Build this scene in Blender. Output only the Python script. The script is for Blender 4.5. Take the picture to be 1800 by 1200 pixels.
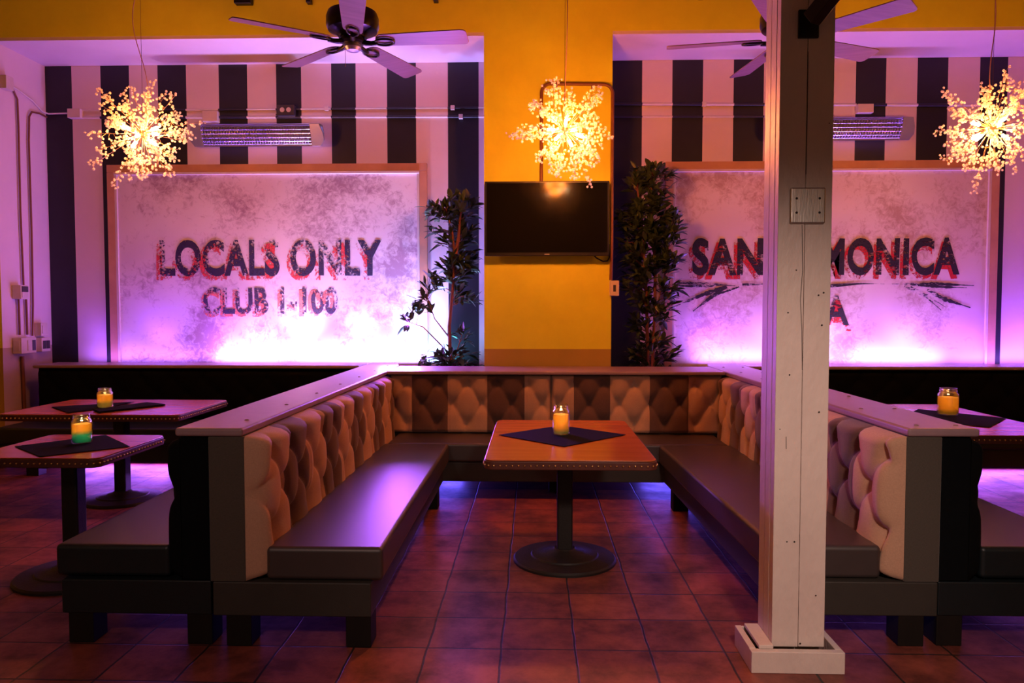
import bpy, bmesh, math, random
from mathutils import Vector, Matrix, noise

for o in list(bpy.data.objects):
    bpy.data.objects.remove(o)
SC = bpy.context.scene
COL = SC.collection
PI = math.pi

# ---------------------------------------------------------------- camera, world, lights, exposure
cam_d = bpy.data.cameras.new('camera')
cam_d.sensor_width = 36.0
cam_d.lens = 26.0                       # 1300 px over an 1800 px frame
cam_d.clip_end = 200
cam = bpy.data.objects.new('camera', cam_d)
COL.objects.link(cam)
cam.location = (0, 0, 1.46)
cam.rotation_euler = (PI / 2 - 0.0422644, 0, 0.0292224)
SC.camera = cam

SC.view_settings.view_transform = 'Standard'
SC.view_settings.look = 'None'
SC.view_settings.gamma = 1.0
SC.view_settings.use_curve_mapping = False
SC.view_settings.exposure = 0.0

world = bpy.data.worlds.new('dusk')
SC.world = world
world.use_nodes = True
wn = world.node_tree.nodes
wl = world.node_tree.links
bg = wn['Background']
bg.inputs['Color'].default_value = (0.62, 0.66, 0.60, 1)
bg.inputs['Strength'].default_value = 0.12


def light(name, kind, loc, color, energy, rot=None, target=None, **kw):
    d = bpy.data.lights.new(name, kind)
    d.color = color
    d.energy = energy
    for k, v in kw.items():
        setattr(d, k, v)
    o = bpy.data.objects.new(name, d)
    COL.objects.link(o)
    o.location = loc
    if target is not None:
        o.rotation_euler = (Vector(target) - Vector(loc)).to_track_quat('-Z', 'Y').to_euler()
    elif rot is not None:
        o.rotation_euler = rot
    return o


WARM = (1.0, 0.20, 0.018)
PURPLE = (0.42, 0.12, 1.0)
LILAC = (0.62, 0.30, 1.0)
# LED wash lamps standing on the caps of the wall benches, aimed up the boards and the alcove soffit
def wash(x, col, p, tx=0.0, tz=2.7, size=2.2):
    light('led_wash', 'SPOT', (x, 7.14, 0.965), col, p, target=(x + tx, 7.36, tz), spot_size=size, spot_blend=1.0, shadow_soft_size=0.04)


VIOLET = (0.26, 0.07, 1.0)
MAUVE = (0.36, 0.11, 1.0)
wash(-4.4, VIOLET, 8, 0.0, 2.6, 1.9)
wash(-3.75, VIOLET, 26, 0.1, 2.6, 1.9)
wash(-3.2, VIOLET, 18, 0.1, 2.2, 1.8)
wash(-2.75, (0.95, 0.46, 0.9), 20, 0.1, 2.0, 1.7)
wash(-2.3, (0.90, 0.52, 0.95), 95, 0.0, 2.7, 1.6)
wash(-1.75, (0.46, 0.38, 1.0), 85, 0.1, 2.6, 1.5)
wash(-1.2, (0.36, 0.40, 1.0), 170, 0.05, 3.3, 1.6)
wash(-0.98, (0.46, 0.30, 1.0), 70, 0.12, 3.2, 1.3)
wash(1.7, MAUVE, 26, -0.1)
wash(2.3, (0.48, 0.24, 1.0), 18, 0, 2.0, 1.7)
wash(2.9, (0.75, 0.46, 1.0), 22, 0.0, 2.0, 1.8)
wash(3.6, (0.48, 0.24, 1.0), 18, 0, 2.0, 1.7)
wash(4.2, VIOLET, 24)
wash(4.8, VIOLET, 20)
for (x, w, col, p) in ((-3.9, 1.2, (0.34, 0.12, 1.0), 8), (-2.6, 1.2, (0.56, 0.24, 1.0), 28), (-1.5, 1.0, (0.40, 0.20, 1.0), 34), (-0.95, 0.3, (0.12, 0.62, 0.80), 7), (2.2, 1.2, (0.42, 0.17, 1.0), 20), (3.4, 1.2, (0.46, 0.20, 1.0), 23), (4.6, 1.0, (0.34, 0.12, 1.0), 16)):
    light('led_strip', 'AREA', (x, 7.235, 0.93), col, p, target=(x, 7.31, 2.6), shape='RECTANGLE', size=w, size_y=0.04)
# LED par cans on the floor behind the middle booth and under the wall benches
for (x, w, y, col, p) in ((-0.9, 0.5, 6.72, (0.14, 0.09, 1.0), 6), (1.25, 0.5, 6.72, (0.14, 0.09, 1.0), 6), (-2.9, 2.8, 6.9, (0.40, 0.12, 1.0), 34), (3.3, 2.8, 6.9, (0.40, 0.12, 1.0), 34)):
    light('floor_strip', 'AREA', (x, y, 0.10), col, p, target=(x, y - 1.5, 0.03), shape='RECTANGLE', size=w, size_y=0.05)
# unseen violet spots added behind the middle booth to light the fan blades
light('fan_fill', 'SPOT', (-0.85, 6.72, 0.9), (0.46, 0.11, 1.0), 430, target=(-1.31, 5.35, 3.4), spot_size=0.75, spot_blend=0.6, shadow_soft_size=0.06)
light('fan_fill', 'SPOT', (1.2, 6.72, 0.9), (0.46, 0.11, 1.0), 360, target=(1.80, 5.35, 3.4), spot_size=0.75, spot_blend=0.6, shadow_soft_size=0.06)
# violet par beside the slim plant, thrown forward over the middle booth
light('booth_par', 'AREA', (-1.28, 7.0, 1.22), (0.42, 0.10, 1.0), 34, target=(0.0, 3.6, 0.75), shape='RECTANGLE', size=0.35, size_y=0.30, spread=2.4)
# unseen spots added on the camera's side to light post and bench fronts
light('front_fill', 'SPOT', (0.9, 0.4, 2.45), (1.0, 0.68, 0.58), 245, target=(0.95, 3.0, 0.25), spot_size=1.1, spot_blend=1.0, shadow_soft_size=0.15)
light('front_fill', 'SPOT', (-1.3, 0.4, 2.45), (1.0, 0.62, 0.54), 70, target=(-1.1, 3.0, 0.4), spot_size=1.1, spot_blend=0.9, shadow_soft_size=0.15)

# ---------------------------------------------------------------- helpers


def tag(o, label=None, cat=None, group=None, kind=None):
    if label: o['label'] = label
    if cat: o['category'] = cat
    if group: o['group'] = group
    if kind: o['kind'] = kind
    return o


def empty(name, loc=(0, 0, 0), rz=0.0, label=None, cat=None, group=None):
    o = bpy.data.objects.new(name, None)
    o.empty_display_size = 0.1
    COL.objects.link(o)
    o.location = loc
    o.rotation_euler = (0, 0, rz)
    return tag(o, label, cat, group)


def dup(root, loc, rz=0.0, label=None, group=None):
    r = root.copy()
    COL.objects.link(r)
    r.location = loc
    r.rotation_euler = (root.rotation_euler[0], root.rotation_euler[1], rz)
    if label: r['label'] = label
    if group: r['group'] = group
    for ch in list(root.children):
        c = ch.copy()
        COL.objects.link(c)
        c.parent = r
        for g in list(ch.children):
            d = g.copy()
            COL.objects.link(d)
            d.parent = c
    return r


class MB:
    def __init__(self):
        self.v = []
        self.f = []
        self.m = []

    def add(self, vs, fs, mi=0):
        b = len(self.v)
        self.v.extend([tuple(p) for p in vs])
        for f in fs:
            self.f.append(tuple(b + i for i in f))
            self.m.append(mi)
        return self

    def box(self, x0, x1, y0, y1, z0, z1, mi=0):
        vs = [(x0, y0, z0), (x1, y0, z0), (x1, y1, z0), (x0, y1, z0), (x0, y0, z1), (x1, y0, z1), (x1, y1, z1), (x0, y1, z1)]
        fs = [(3, 2, 1, 0), (4, 5, 6, 7), (0, 1, 5, 4), (1, 2, 6, 5), (2, 3, 7, 6), (3, 0, 4, 7)]
        return self.add(vs, fs, mi)

    def prism(self, pts, z0, z1, mi=0):
        """polygon pts (x, y), counter-clockwise, from z0 to z1"""
        n = len(pts)
        vs = [(p[0], p[1], z0) for p in pts] + [(p[0], p[1], z1) for p in pts]
        fs = [tuple(range(n - 1, -1, -1)), tuple(range(n, 2 * n))]
        fs += [(i, (i + 1) % n, n + (i + 1) % n, n + i) for i in range(n)]
        return self.add(vs, fs, mi)

    def tube(self, path, r, n=8, mi=0, caps=True):
        path = [Vector(p) for p in path]
        rs = r if isinstance(r, (list, tuple)) else [r] * len(path)
        vs, fs = [], []
        up = None
        for i, p in enumerate(path):
            a = path[max(i - 1, 0)]
            b = path[min(i + 1, len(path) - 1)]
            t = (b - a)
            if t.length < 1e-9: t = Vector((0, 0, 1))
            t.normalize()
            if up is None:
                up = Vector((0, 0, 1)) if abs(t.z) < 0.9 else Vector((0, 1, 0))
            s = t.cross(up)
            if s.length < 1e-6: s = t.orthogonal()
            s.normalize()
            up = s.cross(t).normalized()
            for k in range(n):
                an = 2 * PI * k / n
                vs.append(p + (s * math.cos(an) + up * math.sin(an)) * rs[i])
        for i in range(len(path) - 1):
            for k in range(n):
                k2 = (k + 1) % n
                fs.append((i * n + k, i * n + k2, (i + 1) * n + k2, (i + 1) * n + k))
        if caps:
            fs.append(tuple(range(n - 1, -1, -1)))
            e = (len(path) - 1) * n
            fs.append(tuple(range(e, e + n)))
        return self.add(vs, fs, mi)

    def lathe(self, prof, n=32, c=(0, 0, 0), mi=0, closed=False):
        """profile (r, z) turned about the z axis through c"""
        vs, fs = [], []
        for (r, z) in prof:
            for k in range(n):
                a = 2 * PI * k / n
                vs.append((c[0] + r * math.cos(a), c[1] + r * math.sin(a), c[2] + z))
        m = len(prof)
        for i in range(m - 1 + (1 if closed else 0)):
            j = (i + 1) % m
            for k in range(n):
                k2 = (k + 1) % n
                fs.append((i * n + k, i * n + k2, j * n + k2, j * n + k))
        if not closed:
            if prof[0][0] > 1e-6: fs.append(tuple(range(n - 1, -1, -1)))
            if prof[-1][0] > 1e-6: fs.append(tuple(range((m - 1) * n, m * n)))
        return self.add(vs, fs, mi)

    def ball(self, c, r, seg=8, rings=5, mi=0, sq=(1, 1, 1)):
        prof = [(math.sin(PI * i / rings) * r, -math.cos(PI * i / rings) * r) for i in range(rings + 1)]
        vs, fs = [], []
        vs.append((c[0], c[1], c[2] - r * sq[2]))
        for i in range(1, rings):
            for k in range(seg):
                a = 2 * PI * k / seg
                vs.append((c[0] + prof[i][0] * math.cos(a) * sq[0], c[1] + prof[i][0] * math.sin(a) * sq[1], c[2] + prof[i][1] * sq[2]))
        vs.append((c[0], c[1], c[2] + r * sq[2]))
        top = len(vs) - 1
        for k in range(seg):
            fs.append((0, 1 + (k + 1) % seg, 1 + k))
            fs.append((top, 1 + (rings - 2) * seg + k, 1 + (rings - 2) * seg + (k + 1) % seg))
        for i in range(rings - 2):
            for k in range(seg):
                k2 = (k + 1) % seg
                fs.append((1 + i * seg + k, 1 + i * seg + k2, 1 + (i + 1) * seg + k2, 1 + (i + 1) * seg + k))
        return self.add(vs, fs, mi)

    def build(self, name, mats, parent=None, smooth=False, bevel=0.0, seg=3, loc=None, rot=None):
        me = bpy.data.meshes.new(name)
        me.from_pydata(self.v, [], self.f)
        if not isinstance(mats, (list, tuple)): mats = [mats]
        for m in mats: me.materials.append(m)
        me.polygons.foreach_set('material_index', self.m)
        bm = bmesh.new()
        bm.from_mesh(me)
        bmesh.ops.recalc_face_normals(bm, faces=bm.faces)
        bm.to_mesh(me)
        bm.free()
        if smooth or bevel:
            me.polygons.foreach_set('use_smooth', [True] * len(me.polygons))
        if smooth and smooth is not True:
            me.set_sharp_from_angle(angle=math.radians(smooth))
        elif bevel:
            me.set_sharp_from_angle(angle=math.radians(35))
        me.update()
        o = bpy.data.objects.new(name, me)
        COL.objects.link(o)
        if bevel:
            b = o.modifiers.new('bevel', 'BEVEL')
            b.width = bevel
            b.segments = seg
            b.limit_method = 'ANGLE'
            b.angle_limit = math.radians(40)
            b.harden_normals = True
        if parent is not None: o.parent = parent
        if loc is not None: o.location = loc
        if rot is not None: o.rotation_euler = rot
        return o


# ---------------------------------------------------------------- materials
def base_mat(name):
    m = bpy.data.materials.new(name)
    m.use_nodes = True
    nt = m.node_tree
    return m, nt, nt.nodes, nt.links, nt.nodes['Principled BSDF']


def mat(name, col, rough=0.5, metal=0.0, var=0.0, scale=8.0, bump=0.0, bscale=60.0, coat=0.0, col2=None, stretch=(1, 1, 1), spec=0.5):
    m, nt, N, L, B = base_mat(name)
    B.inputs['Roughness'].default_value = rough
    B.inputs['Metallic'].default_value = metal
    B.inputs['Coat Weight'].default_value = coat
    B.inputs['Coat Roughness'].default_value = 0.46
    B.inputs['Specular IOR Level'].default_value = spec
    tc = N.new('ShaderNodeTexCoord')
    mp = N.new('ShaderNodeMapping')
    mp.inputs['Scale'].default_value = stretch
    L.new(tc.outputs['Object'], mp.inputs['Vector'])
    c2 = col2 or tuple(c * (1 - var) for c in col)
    if var or col2:
        n = N.new('ShaderNodeTexNoise')
        n.inputs['Scale'].default_value = scale
        n.inputs['Detail'].default_value = 5
        n.inputs['Roughness'].default_value = 0.62
        L.new(mp.outputs[0], n.inputs['Vector'])
        r = N.new('ShaderNodeValToRGB')
        r.color_ramp.elements[0].position = 0.32
        r.color_ramp.elements[1].position = 0.68
        r.color_ramp.elements[0].color = (*c2, 1)
        r.color_ramp.elements[1].color = (*col, 1)
        L.new(n.outputs['Fac'], r.inputs[0])
        L.new(r.outputs[0], B.inputs['Base Color'])
    else:
        B.inputs['Base Color'].default_value = (*col, 1)
    if bump:
        n2 = N.new('ShaderNodeTexNoise')
        n2.inputs['Scale'].default_value = bscale
        n2.inputs['Detail'].default_value = 4
        L.new(mp.outputs[0], n2.inputs['Vector'])
        b = N.new('ShaderNodeBump')
        b.inputs['Strength'].default_value = bump
        b.inputs['Distance'].default_value = 0.01
        L.new(n2.outputs['Fac'], b.inputs['Height'])
        L.new(b.outputs[0], B.inputs['Normal'])
    return m


def fabric(name, col, col2):
    """woven upholstery: fine crossed threads over a two-tone heather"""
    m, nt, N, L, B = base_mat(name)
    B.inputs['Roughness'].default_value = 0.85
    B.inputs['Sheen Weight'].default_value = 0.25
    tc = N.new('ShaderNodeTexCoord')
    acc = None
    for st in ((90, 90, 900), (900, 900, 90)):
        mp = N.new('ShaderNodeMapping')
        mp.inputs['Scale'].default_value = st
        L.new(tc.outputs['Object'], mp.inputs['Vector'])
        n = N.new('ShaderNodeTexNoise')
        n.inputs['Scale'].default_value = 1.0
        n.inputs['Detail'].default_value = 2
        L.new(mp.outputs[0], n.inputs['Vector'])
        if acc is None:
            acc = n.outputs['Fac']
        else:
            a = N.new('ShaderNodeMath')
            a.operation = 'ADD'
            L.new(acc, a.inputs[0])
            L.new(n.outputs['Fac'], a.inputs[1])
            acc = a.outputs[0]
    r = N.new('ShaderNodeValToRGB')
    r.color_ramp.elements[0].position = 0.30
    r.color_ramp.elements[1].position = 0.70
    r.color_ramp.elements[0].color = (*col2, 1)
    r.color_ramp.elements[1].color = (*col, 1)
    h = N.new('ShaderNodeMath')
    h.operation = 'MULTIPLY'
    h.inputs[1].default_value = 0.5
    L.new(acc, h.inputs[0])
    L.new(h.outputs[0], r.inputs[0])
    L.new(r.outputs[0], B.inputs['Base Color'])
    b = N.new('ShaderNodeBump')
    b.inputs['Strength'].default_value = 0.35
    b.inputs['Distance'].default_value = 0.002
    L.new(h.outputs[0], b.inputs['Height'])
    L.new(b.outputs[0], B.inputs['Normal'])
    return m


def emit(name, col, strength):
    m, nt, N, L, B = base_mat(name)
    B.inputs['Base Color'].default_value = (*col, 1)
    B.inputs['Emission Color'].default_value = (*col, 1)
    B.inputs['Emission Strength'].default_value = strength
    return m


def tile_mat():
    m, nt, N, L, B = base_mat('saltillo_tile')
    tc = N.new('ShaderNodeTexCoord')
    mp = N.new('ShaderNodeMapping')
    mp.inputs['Location'].default_value = (0.138 + 3.19, -(0.260 - 0.319) + 3.19, 0)
    L.new(tc.outputs['Object'], mp.inputs['Vector'])
    # a little wobble so the hand-made edges are not ruler straight
    wn_ = N.new('ShaderNodeTexNoise')
    wn_.inputs['Scale'].default_value = 5.0
    L.new(tc.outputs['Object'], wn_.inputs['Vector'])
    mx = N.new('ShaderNodeMixRGB')
    mx.blend_type = 'LINEAR_LIGHT'
    mx.inputs[0].default_value = 0.008
    L.new(mp.outputs[0], mx.inputs[1])
    L.new(wn_.outputs['Color'], mx.inputs[2])
    br = N.new('ShaderNodeTexBrick')
    br.offset = 0.0
    br.squash = 1.0
    br.inputs['Scale'].default_value = 1.0
    br.inputs['Brick Width'].default_value = 0.319
    br.inputs['Row Height'].default_value = 0.319
    br.inputs['Mortar Size'].default_value = 0.0055
    br.inputs['Mortar Smooth'].default_value = 0.35
    br.inputs['Bias'].default_value = 0.0
    br.inputs['Color1'].default_value = (0.34, 0.085, 0.055, 1)
    br.inputs['Color2'].default_value = (0.20, 0.050, 0.036, 1)
    br.inputs['Mortar'].default_value = (0.035, 0.022, 0.018, 1)
    L.new(mx.outputs[0], br.inputs['Vector'])
    # worn dark stains and pale scuffs
    s = N.new('ShaderNodeTexNoise')
    s.inputs['Scale'].default_value = 3.2
    s.inputs['Detail'].default_value = 8
    s.inputs['Roughness'].default_value = 0.7
    L.new(tc.outputs['Object'], s.inputs['Vector'])
    r = N.new('ShaderNodeValToRGB')
    r.color_ramp.elements[0].position = 0.38
    r.color_ramp.elements[1].position = 0.62
    r.color_ramp.elements[0].color = (0.30, 0.26, 0.26, 1)
    r.color_ramp.elements[1].color = (1.15, 1.1, 1.05, 1)
    L.new(s.outputs['Fac'], r.inputs[0])
    mu = N.new('ShaderNodeMixRGB')
    mu.blend_type = 'MULTIPLY'
    mu.inputs[0].default_value = 0.9
    L.new(br.outputs['Color'], mu.inputs[1])
    L.new(r.outputs[0], mu.inputs[2])
    L.new(mu.outputs[0], B.inputs['Base Color'])
    rr = N.new('ShaderNodeMapRange')
    rr.inputs['From Min'].default_value = 0.3
    rr.inputs['From Max'].default_value = 0.7
    rr.inputs['To Min'].default_value = 0.62
    rr.inputs['To Max'].default_value = 0.38
    L.new(s.outputs['Fac'], rr.inputs['Value'])
    L.new(rr.outputs[0], B.inputs['Roughness'])
    hm = N.new('ShaderNodeMath')
    hm.operation = 'MULTIPLY_ADD'
    hm.inputs[1].default_value = -1.0
    hm.inputs[2].default_value = 1.0
    L.new(br.outputs['Fac'], hm.inputs[0])
    ad = N.new('ShaderNodeMath')
    ad.operation = 'MULTIPLY_ADD'
    ad.inputs[1].default_value = 0.55
    L.new(s.outputs['Fac'], ad.inputs[0])
    L.new(hm.outputs[0], ad.inputs[2])
    bp = N.new('ShaderNodeBump')
    bp.inputs['Strength'].default_value = 0.5
    bp.inputs['Distance'].default_value = 0.008
    L.new(ad.outputs[0], bp.inputs['Height'])
    L.new(bp.outputs[0], B.inputs['Normal'])
    return m


def plaster_panel_mat(name, seed, pale, worn):
    """distressed plaster board: blotches and crumbly flakes of worn paint"""
    m, nt, N, L, B = base_mat(name)
    B.inputs['Roughness'].default_value = 0.8
    tc = N.new('ShaderNodeTexCoord')
    mp = N.new('ShaderNodeMapping')
    mp.inputs['Location'].default_value = (seed, seed * 1.7, seed * 0.3)
    L.new(tc.outputs['Object'], mp.inputs['Vector'])
    a = N.new('ShaderNodeTexNoise')
    a.inputs['Scale'].default_value = 1.5
    a.inputs['Detail'].default_value = 4
    a.inputs['Roughness'].default_value = 0.55
    L.new(mp.outputs[0], a.inputs['Vector'])
    b = N.new('ShaderNodeTexNoise')
    b.inputs['Scale'].default_value = 16
    b.inputs['Detail'].default_value = 9
    b.inputs['Roughness'].default_value = 0.75
    b.inputs['Distortion'].default_value = 0.8
    L.new(mp.outputs[0], b.inputs['Vector'])
    ad = N.new('ShaderNodeMath')
    ad.operation = 'MULTIPLY_ADD'
    ad.inputs[1].default_value = 0.8
    L.new(b.outputs['Fac'], ad.inputs[0])
    L.new(a.outputs['Fac'], ad.inputs[2])
    r = N.new('ShaderNodeValToRGB')
    r.color_ramp.elements[0].position = 0.72
    r.color_ramp.elements[1].position = 0.91
    r.color_ramp.elements[0].color = (*worn, 1)
    r.color_ramp.elements[1].color = (*pale, 1)
    L.new(ad.outputs[0], r.inputs[0])
    # large slow change of tone over the board
    c = N.new('ShaderNodeTexNoise')
    c.inputs['Scale'].default_value = 0.9
    c.inputs['Detail'].default_value = 2
    L.new(mp.outputs[0], c.inputs['Vector'])
    r2 = N.new('ShaderNodeValToRGB')
    r2.color_ramp.elements[0].position = 0.35
    r2.color_ramp.elements[1].position = 0.65
    r2.color_ramp.elements[0].color = (0.78, 0.70, 0.72, 1)
    r2.color_ramp.elements[1].color = (1, 1, 1, 1)
    L.new(c.outputs['Fac'], r2.inputs[0])
    mu = N.new('ShaderNodeMixRGB')
    mu.blend_type = 'MULTIPLY'
    mu.inputs[0].default_value = 1
    L.new(r.outputs[0], mu.inputs[1])
    L.new(r2.outputs[0], mu.inputs[2])
    L.new(mu.outputs[0], B.inputs['Base Color'])
    bp = N.new('ShaderNodeBump')
    bp.inputs['Strength'].default_value = 0.3
    bp.inputs['Distance'].default_value = 0.004
    L.new(ad.outputs[0], bp.inputs['Height'])
    L.new(bp.outputs[0], B.inputs['Normal'])
    return m


def worn_paint(name, col, amount, seed, stretch=(1, 1, 1)):
    """lettering paint rubbed away in patches: alpha cut by noise"""
    m, nt, N, L, B = base_mat(name)
    B.inputs['Base Color'].default_value = (*col, 1)
    B.inputs['Roughness'].default_value = 0.8
    tc = N.new('ShaderNodeTexCoord')
    mp = N.new('ShaderNodeMapping')
    mp.inputs['Location'].default_value = (seed, seed * 2.1, 0)
    mp.inputs['Scale'].default_value = stretch
    L.new(tc.outputs['Object'], mp.inputs['Vector'])
    b = N.new('ShaderNodeTexNoise')
    b.inputs['Scale'].default_value = 40
    b.inputs['Detail'].default_value = 8
    b.inputs['Roughness'].default_value = 0.72
    L.new(mp.outputs[0], b.inputs['Vector'])
    a = N.new('ShaderNodeTexNoise')
    a.inputs['Scale'].default_value = 4
    a.inputs['Detail'].default_value = 2
    L.new(mp.outputs[0], a.inputs['Vector'])
    ad = N.new('ShaderNodeMath')
    ad.operation = 'MULTIPLY_ADD'
    ad.inputs[1].default_value = 0.6
    L.new(a.outputs['Fac'], ad.inputs[0])
    L.new(b.outputs['Fac'], ad.inputs[2])
    r = N.new('ShaderNodeMapRange')
    r.inputs['From Min'].default_value = amount
    r.inputs['From Max'].default_value = amount + 0.10
    L.new(ad.outputs[0], r.inputs['Value'])
    L.new(r.outputs[0], B.inputs['Alpha'])
    return m


def glass_mat(name, col=(1, 1, 1)):
    m, nt, N, L, B = base_mat(name)
    N.remove(B)
    out = N['Material Output']
    t = N.new('ShaderNodeBsdfTransparent')
    t.inputs['Color'].default_value = (*[0.93 * c for c in col], 1)
    g = N.new('ShaderNodeBsdfGlossy')
    g.inputs['Roughness'].default_value = 0.04
    lw = N.new('ShaderNodeLayerWeight')
    lw.inputs['Blend'].default_value = 0.35
    mr = N.new('ShaderNodeMapRange')
    mr.inputs['To Min'].default_value = 0.06
    mr.inputs['To Max'].default_value = 0.75
    L.new(lw.outputs['Facing'], mr.inputs['Value'])
    mx = N.new('ShaderNodeMixShader')
    L.new(mr.outputs[0], mx.inputs[0])
    L.new(t.outputs[0], mx.inputs[1])
    L.new(g.outputs[0], mx.inputs[2])
    L.new(mx.outputs[0], out.inputs['Surface'])
    return m


def translucent_mat(name, col, tmix=0.6, rough=0.3, col_low=None, zsplit=None):
    m, nt, N, L, B = base_mat(name)
    out = N['Material Output']
    B.inputs['Roughness'].default_value = rough
    B.inputs['Base Color'].default_value = (*col, 1)
    t = N.new('ShaderNodeBsdfTranslucent')
    t.inputs['Color'].default_value = (*col, 1)
    if col_low:
        tc = N.new('ShaderNodeTexCoord')
        sp = N.new('ShaderNodeSeparateXYZ')
        L.new(tc.outputs['Object'], sp.inputs[0])
        mr = N.new('ShaderNodeMapRange')
        mr.inputs['From Min'].default_value = zsplit - 0.012
        mr.inputs['From Max'].default_value = zsplit + 0.012
        L.new(sp.outputs['Z'], mr.inputs['Value'])
        mc = N.new('ShaderNodeMixRGB')
        mc.inputs[1].default_value = (*col_low, 1)
        mc.inputs[2].default_value = (*col, 1)
        L.new(mr.outputs[0], mc.inputs[0])
        L.new(mc.outputs[0], B.inputs['Base Color'])
        L.new(mc.outputs[0], t.inputs['Color'])
    mx = N.new('ShaderNodeMixShader')
    mx.inputs[0].default_value = tmix
    L.new(B.outputs[0], mx.inputs[1])
    L.new(t.outputs[0], mx.inputs[2])
    L.new(mx.outputs[0], out.inputs['Surface'])
    return m


M = {}
M['tile'] = tile_mat()
M['yellow'] = mat('mustard_wall_paint', (0.80, 0.80, 0.022), 0.6, var=0.10, scale=3, bump=0.12, bscale=25)
M['ochre'] = mat('ochre_dado_paint', (0.42, 0.28, 0.035), 0.6, var=0.10, scale=3, bump=0.12, bscale=25)
M['white_wall'] = mat('white_wall_paint', (0.72, 0.59, 0.67), 0.65, var=0.05, scale=4, bump=0.10, bscale=30)
M['dado_wall'] = mat('mauve_dado_paint', (0.42, 0.30, 0.34), 0.65, var=0.08, scale=4, bump=0.10, bscale=30)
M['black_stripe'] = mat('black_stripe_paint', (0.012, 0.012, 0.022), 0.5, var=0.2, scale=6, bump=0.05, bscale=40)
M['ceiling'] = mat('ceiling_paint', (0.16, 0.10, 0.06), 0.8, var=0.1)
M['frame'] = mat('frame_wood', (0.60, 0.33, 0.20), 0.55, col2=(0.46, 0.24, 0.15), scale=3, stretch=(1, 1, 1))
M['panel_left'] = plaster_panel_mat('worn_plaster_lilac', 3.1, (0.80, 0.73, 0.78), (0.42, 0.28, 0.36))
M['panel_right'] = plaster_panel_mat('worn_plaster_sand', 9.4, (0.78, 0.69, 0.66), (0.50, 0.35, 0.30))
M['ink'] = worn_paint('black_sign_paint', (0.030, 0.020, 0.060), 0.73, 1.3, (1, 1, 1))
M['ink_thin'] = worn_paint('thin_black_sign_paint', (0.05, 0.035, 0.085), 0.735, 5.3)
M['red'] = worn_paint('red_sign_paint', (0.72, 0.06, 0.07), 0.80, 2.7)
M['red_thin'] = worn_paint('thin_red_sign_paint', (0.80, 0.20, 0.17), 0.745, 7.7)
M['ink_r'] = worn_paint('black_mural_paint', (0.018, 0.014, 0.016), 0.68, 4.1, (0.5, 1, 1.6))
M['red_r'] = worn_paint('red_mural_paint', (0.55, 0.018, 0.018), 0.74, 6.2)
M['tan'] = fabric('tan_weave', (0.60, 0.355, 0.225), (0.42, 0.245, 0.155))
M['taupe'] = fabric('taupe_weave', (0.155, 0.074, 0.056), (0.092, 0.044, 0.033))
M['grey_weave'] = fabric('grey_weave', (0.080, 0.066, 0.050), (0.044, 0.036, 0.027))
M['vinyl'] = mat('taupe_vinyl', (0.042, 0.030, 0.028), 0.46, var=0.12, scale=12, bump=0.03, bscale=220, spec=0.6, coat=0.8)
M['vinyl'].node_tree.nodes['Principled BSDF'].inputs['Coat IOR'].default_value = 1.45
M['base_vinyl'] = mat('dark_taupe_vinyl', (0.036, 0.032, 0.026), 0.55, var=0.12, scale=12, bump=0.10, bscale=220)
M['black_vinyl'] = mat('black_vinyl', (0.005, 0.010, 0.012), 0.45, var=0.15, scale=10, bump=0.10, bscale=220)
M['black_cloth'] = mat('black_upholstery', (0.003, 0.004, 0.005), 0.95, var=0.2, scale=30, spec=0.10)
M['cap'] = mat('cap_vinyl', (0.30, 0.19, 0.21), 0.36, var=0.12, scale=14, bump=0.10, bscale=200)
M['leg'] = mat('dark_leg_wood', (0.010, 0.007, 0.0055), 0.65, var=0.3, scale=20, stretch=(1, 1, 0.1), spec=0.25)
M['table_top'] = mat('red_brown_table_veneer', (0.50, 0.125, 0.030), 0.24, col2=(0.40, 0.090, 0.024), scale=6, stretch=(0.25, 3.0, 1), bump=0.02, bscale=80)
M['table_edge'] = mat('dark_red_table_edge', (0.11, 0.030, 0.018), 0.45, var=0.25, scale=12)
M['brass'] = mat('brass_nailheads', (0.80, 0.52, 0.20), 0.28, metal=1.0)
M['iron'] = mat('black_cast_iron', (0.014, 0.011, 0.009), 0.55, metal=0.2, var=0.3, scale=12, bump=0.15, bscale=90)
M['napkin'] = mat('black_napkin_cloth', (0.007, 0.006, 0.007), 0.95, var=0.2, scale=60, bump=0.1, bscale=300, spec=0.08)
M['post'] = mat('white_painted_timber', (0.74, 0.62, 0.55), 0.45, var=0.10, scale=5, stretch=(1, 1, 0.5), bump=0.35, bscale=42)
M['crack'] = mat('dark_crack', (0.03, 0.02, 0.015), 0.9)
M['steel'] = mat('brushed_steel', (0.60, 0.55, 0.50), 0.33, metal=0.9, var=0.2, scale=3, stretch=(12, 1, 0.6), bump=0.1, bscale=30)
M['black_metal'] = mat('black_metal', (0.015, 0.014, 0.014), 0.4, metal=0.5, var=0.2, scale=10)
M['fan_metal'] = mat('oiled_bronze', (0.022, 0.018, 0.018), 0.28, metal=0.7, var=0.3, scale=8)
M['blade'] = mat('fan_blade_wood', (0.19, 0.115, 0.125), 0.42, col2=(0.13, 0.075, 0.08), scale=5, stretch=(0.5, 6, 1))
M['pipe_white'] = mat('painted_conduit', (0.70, 0.62, 0.60), 0.4, var=0.1)
M['pipe_dark'] = mat('dark_painted_conduit', (0.020, 0.018, 0.028), 0.35, var=0.2)
M['pipe_brown'] = mat('brown_painted_conduit', (0.20, 0.07, 0.03), 0.45, var=0.2)
M['box_white'] = mat('painted_junction_box', (0.66, 0.56, 0.52), 0.45, var=0.1, scale=10)
M['plate_dark'] = mat('dark_cover_plate', (0.05, 0.045, 0.055), 0.4)
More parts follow.
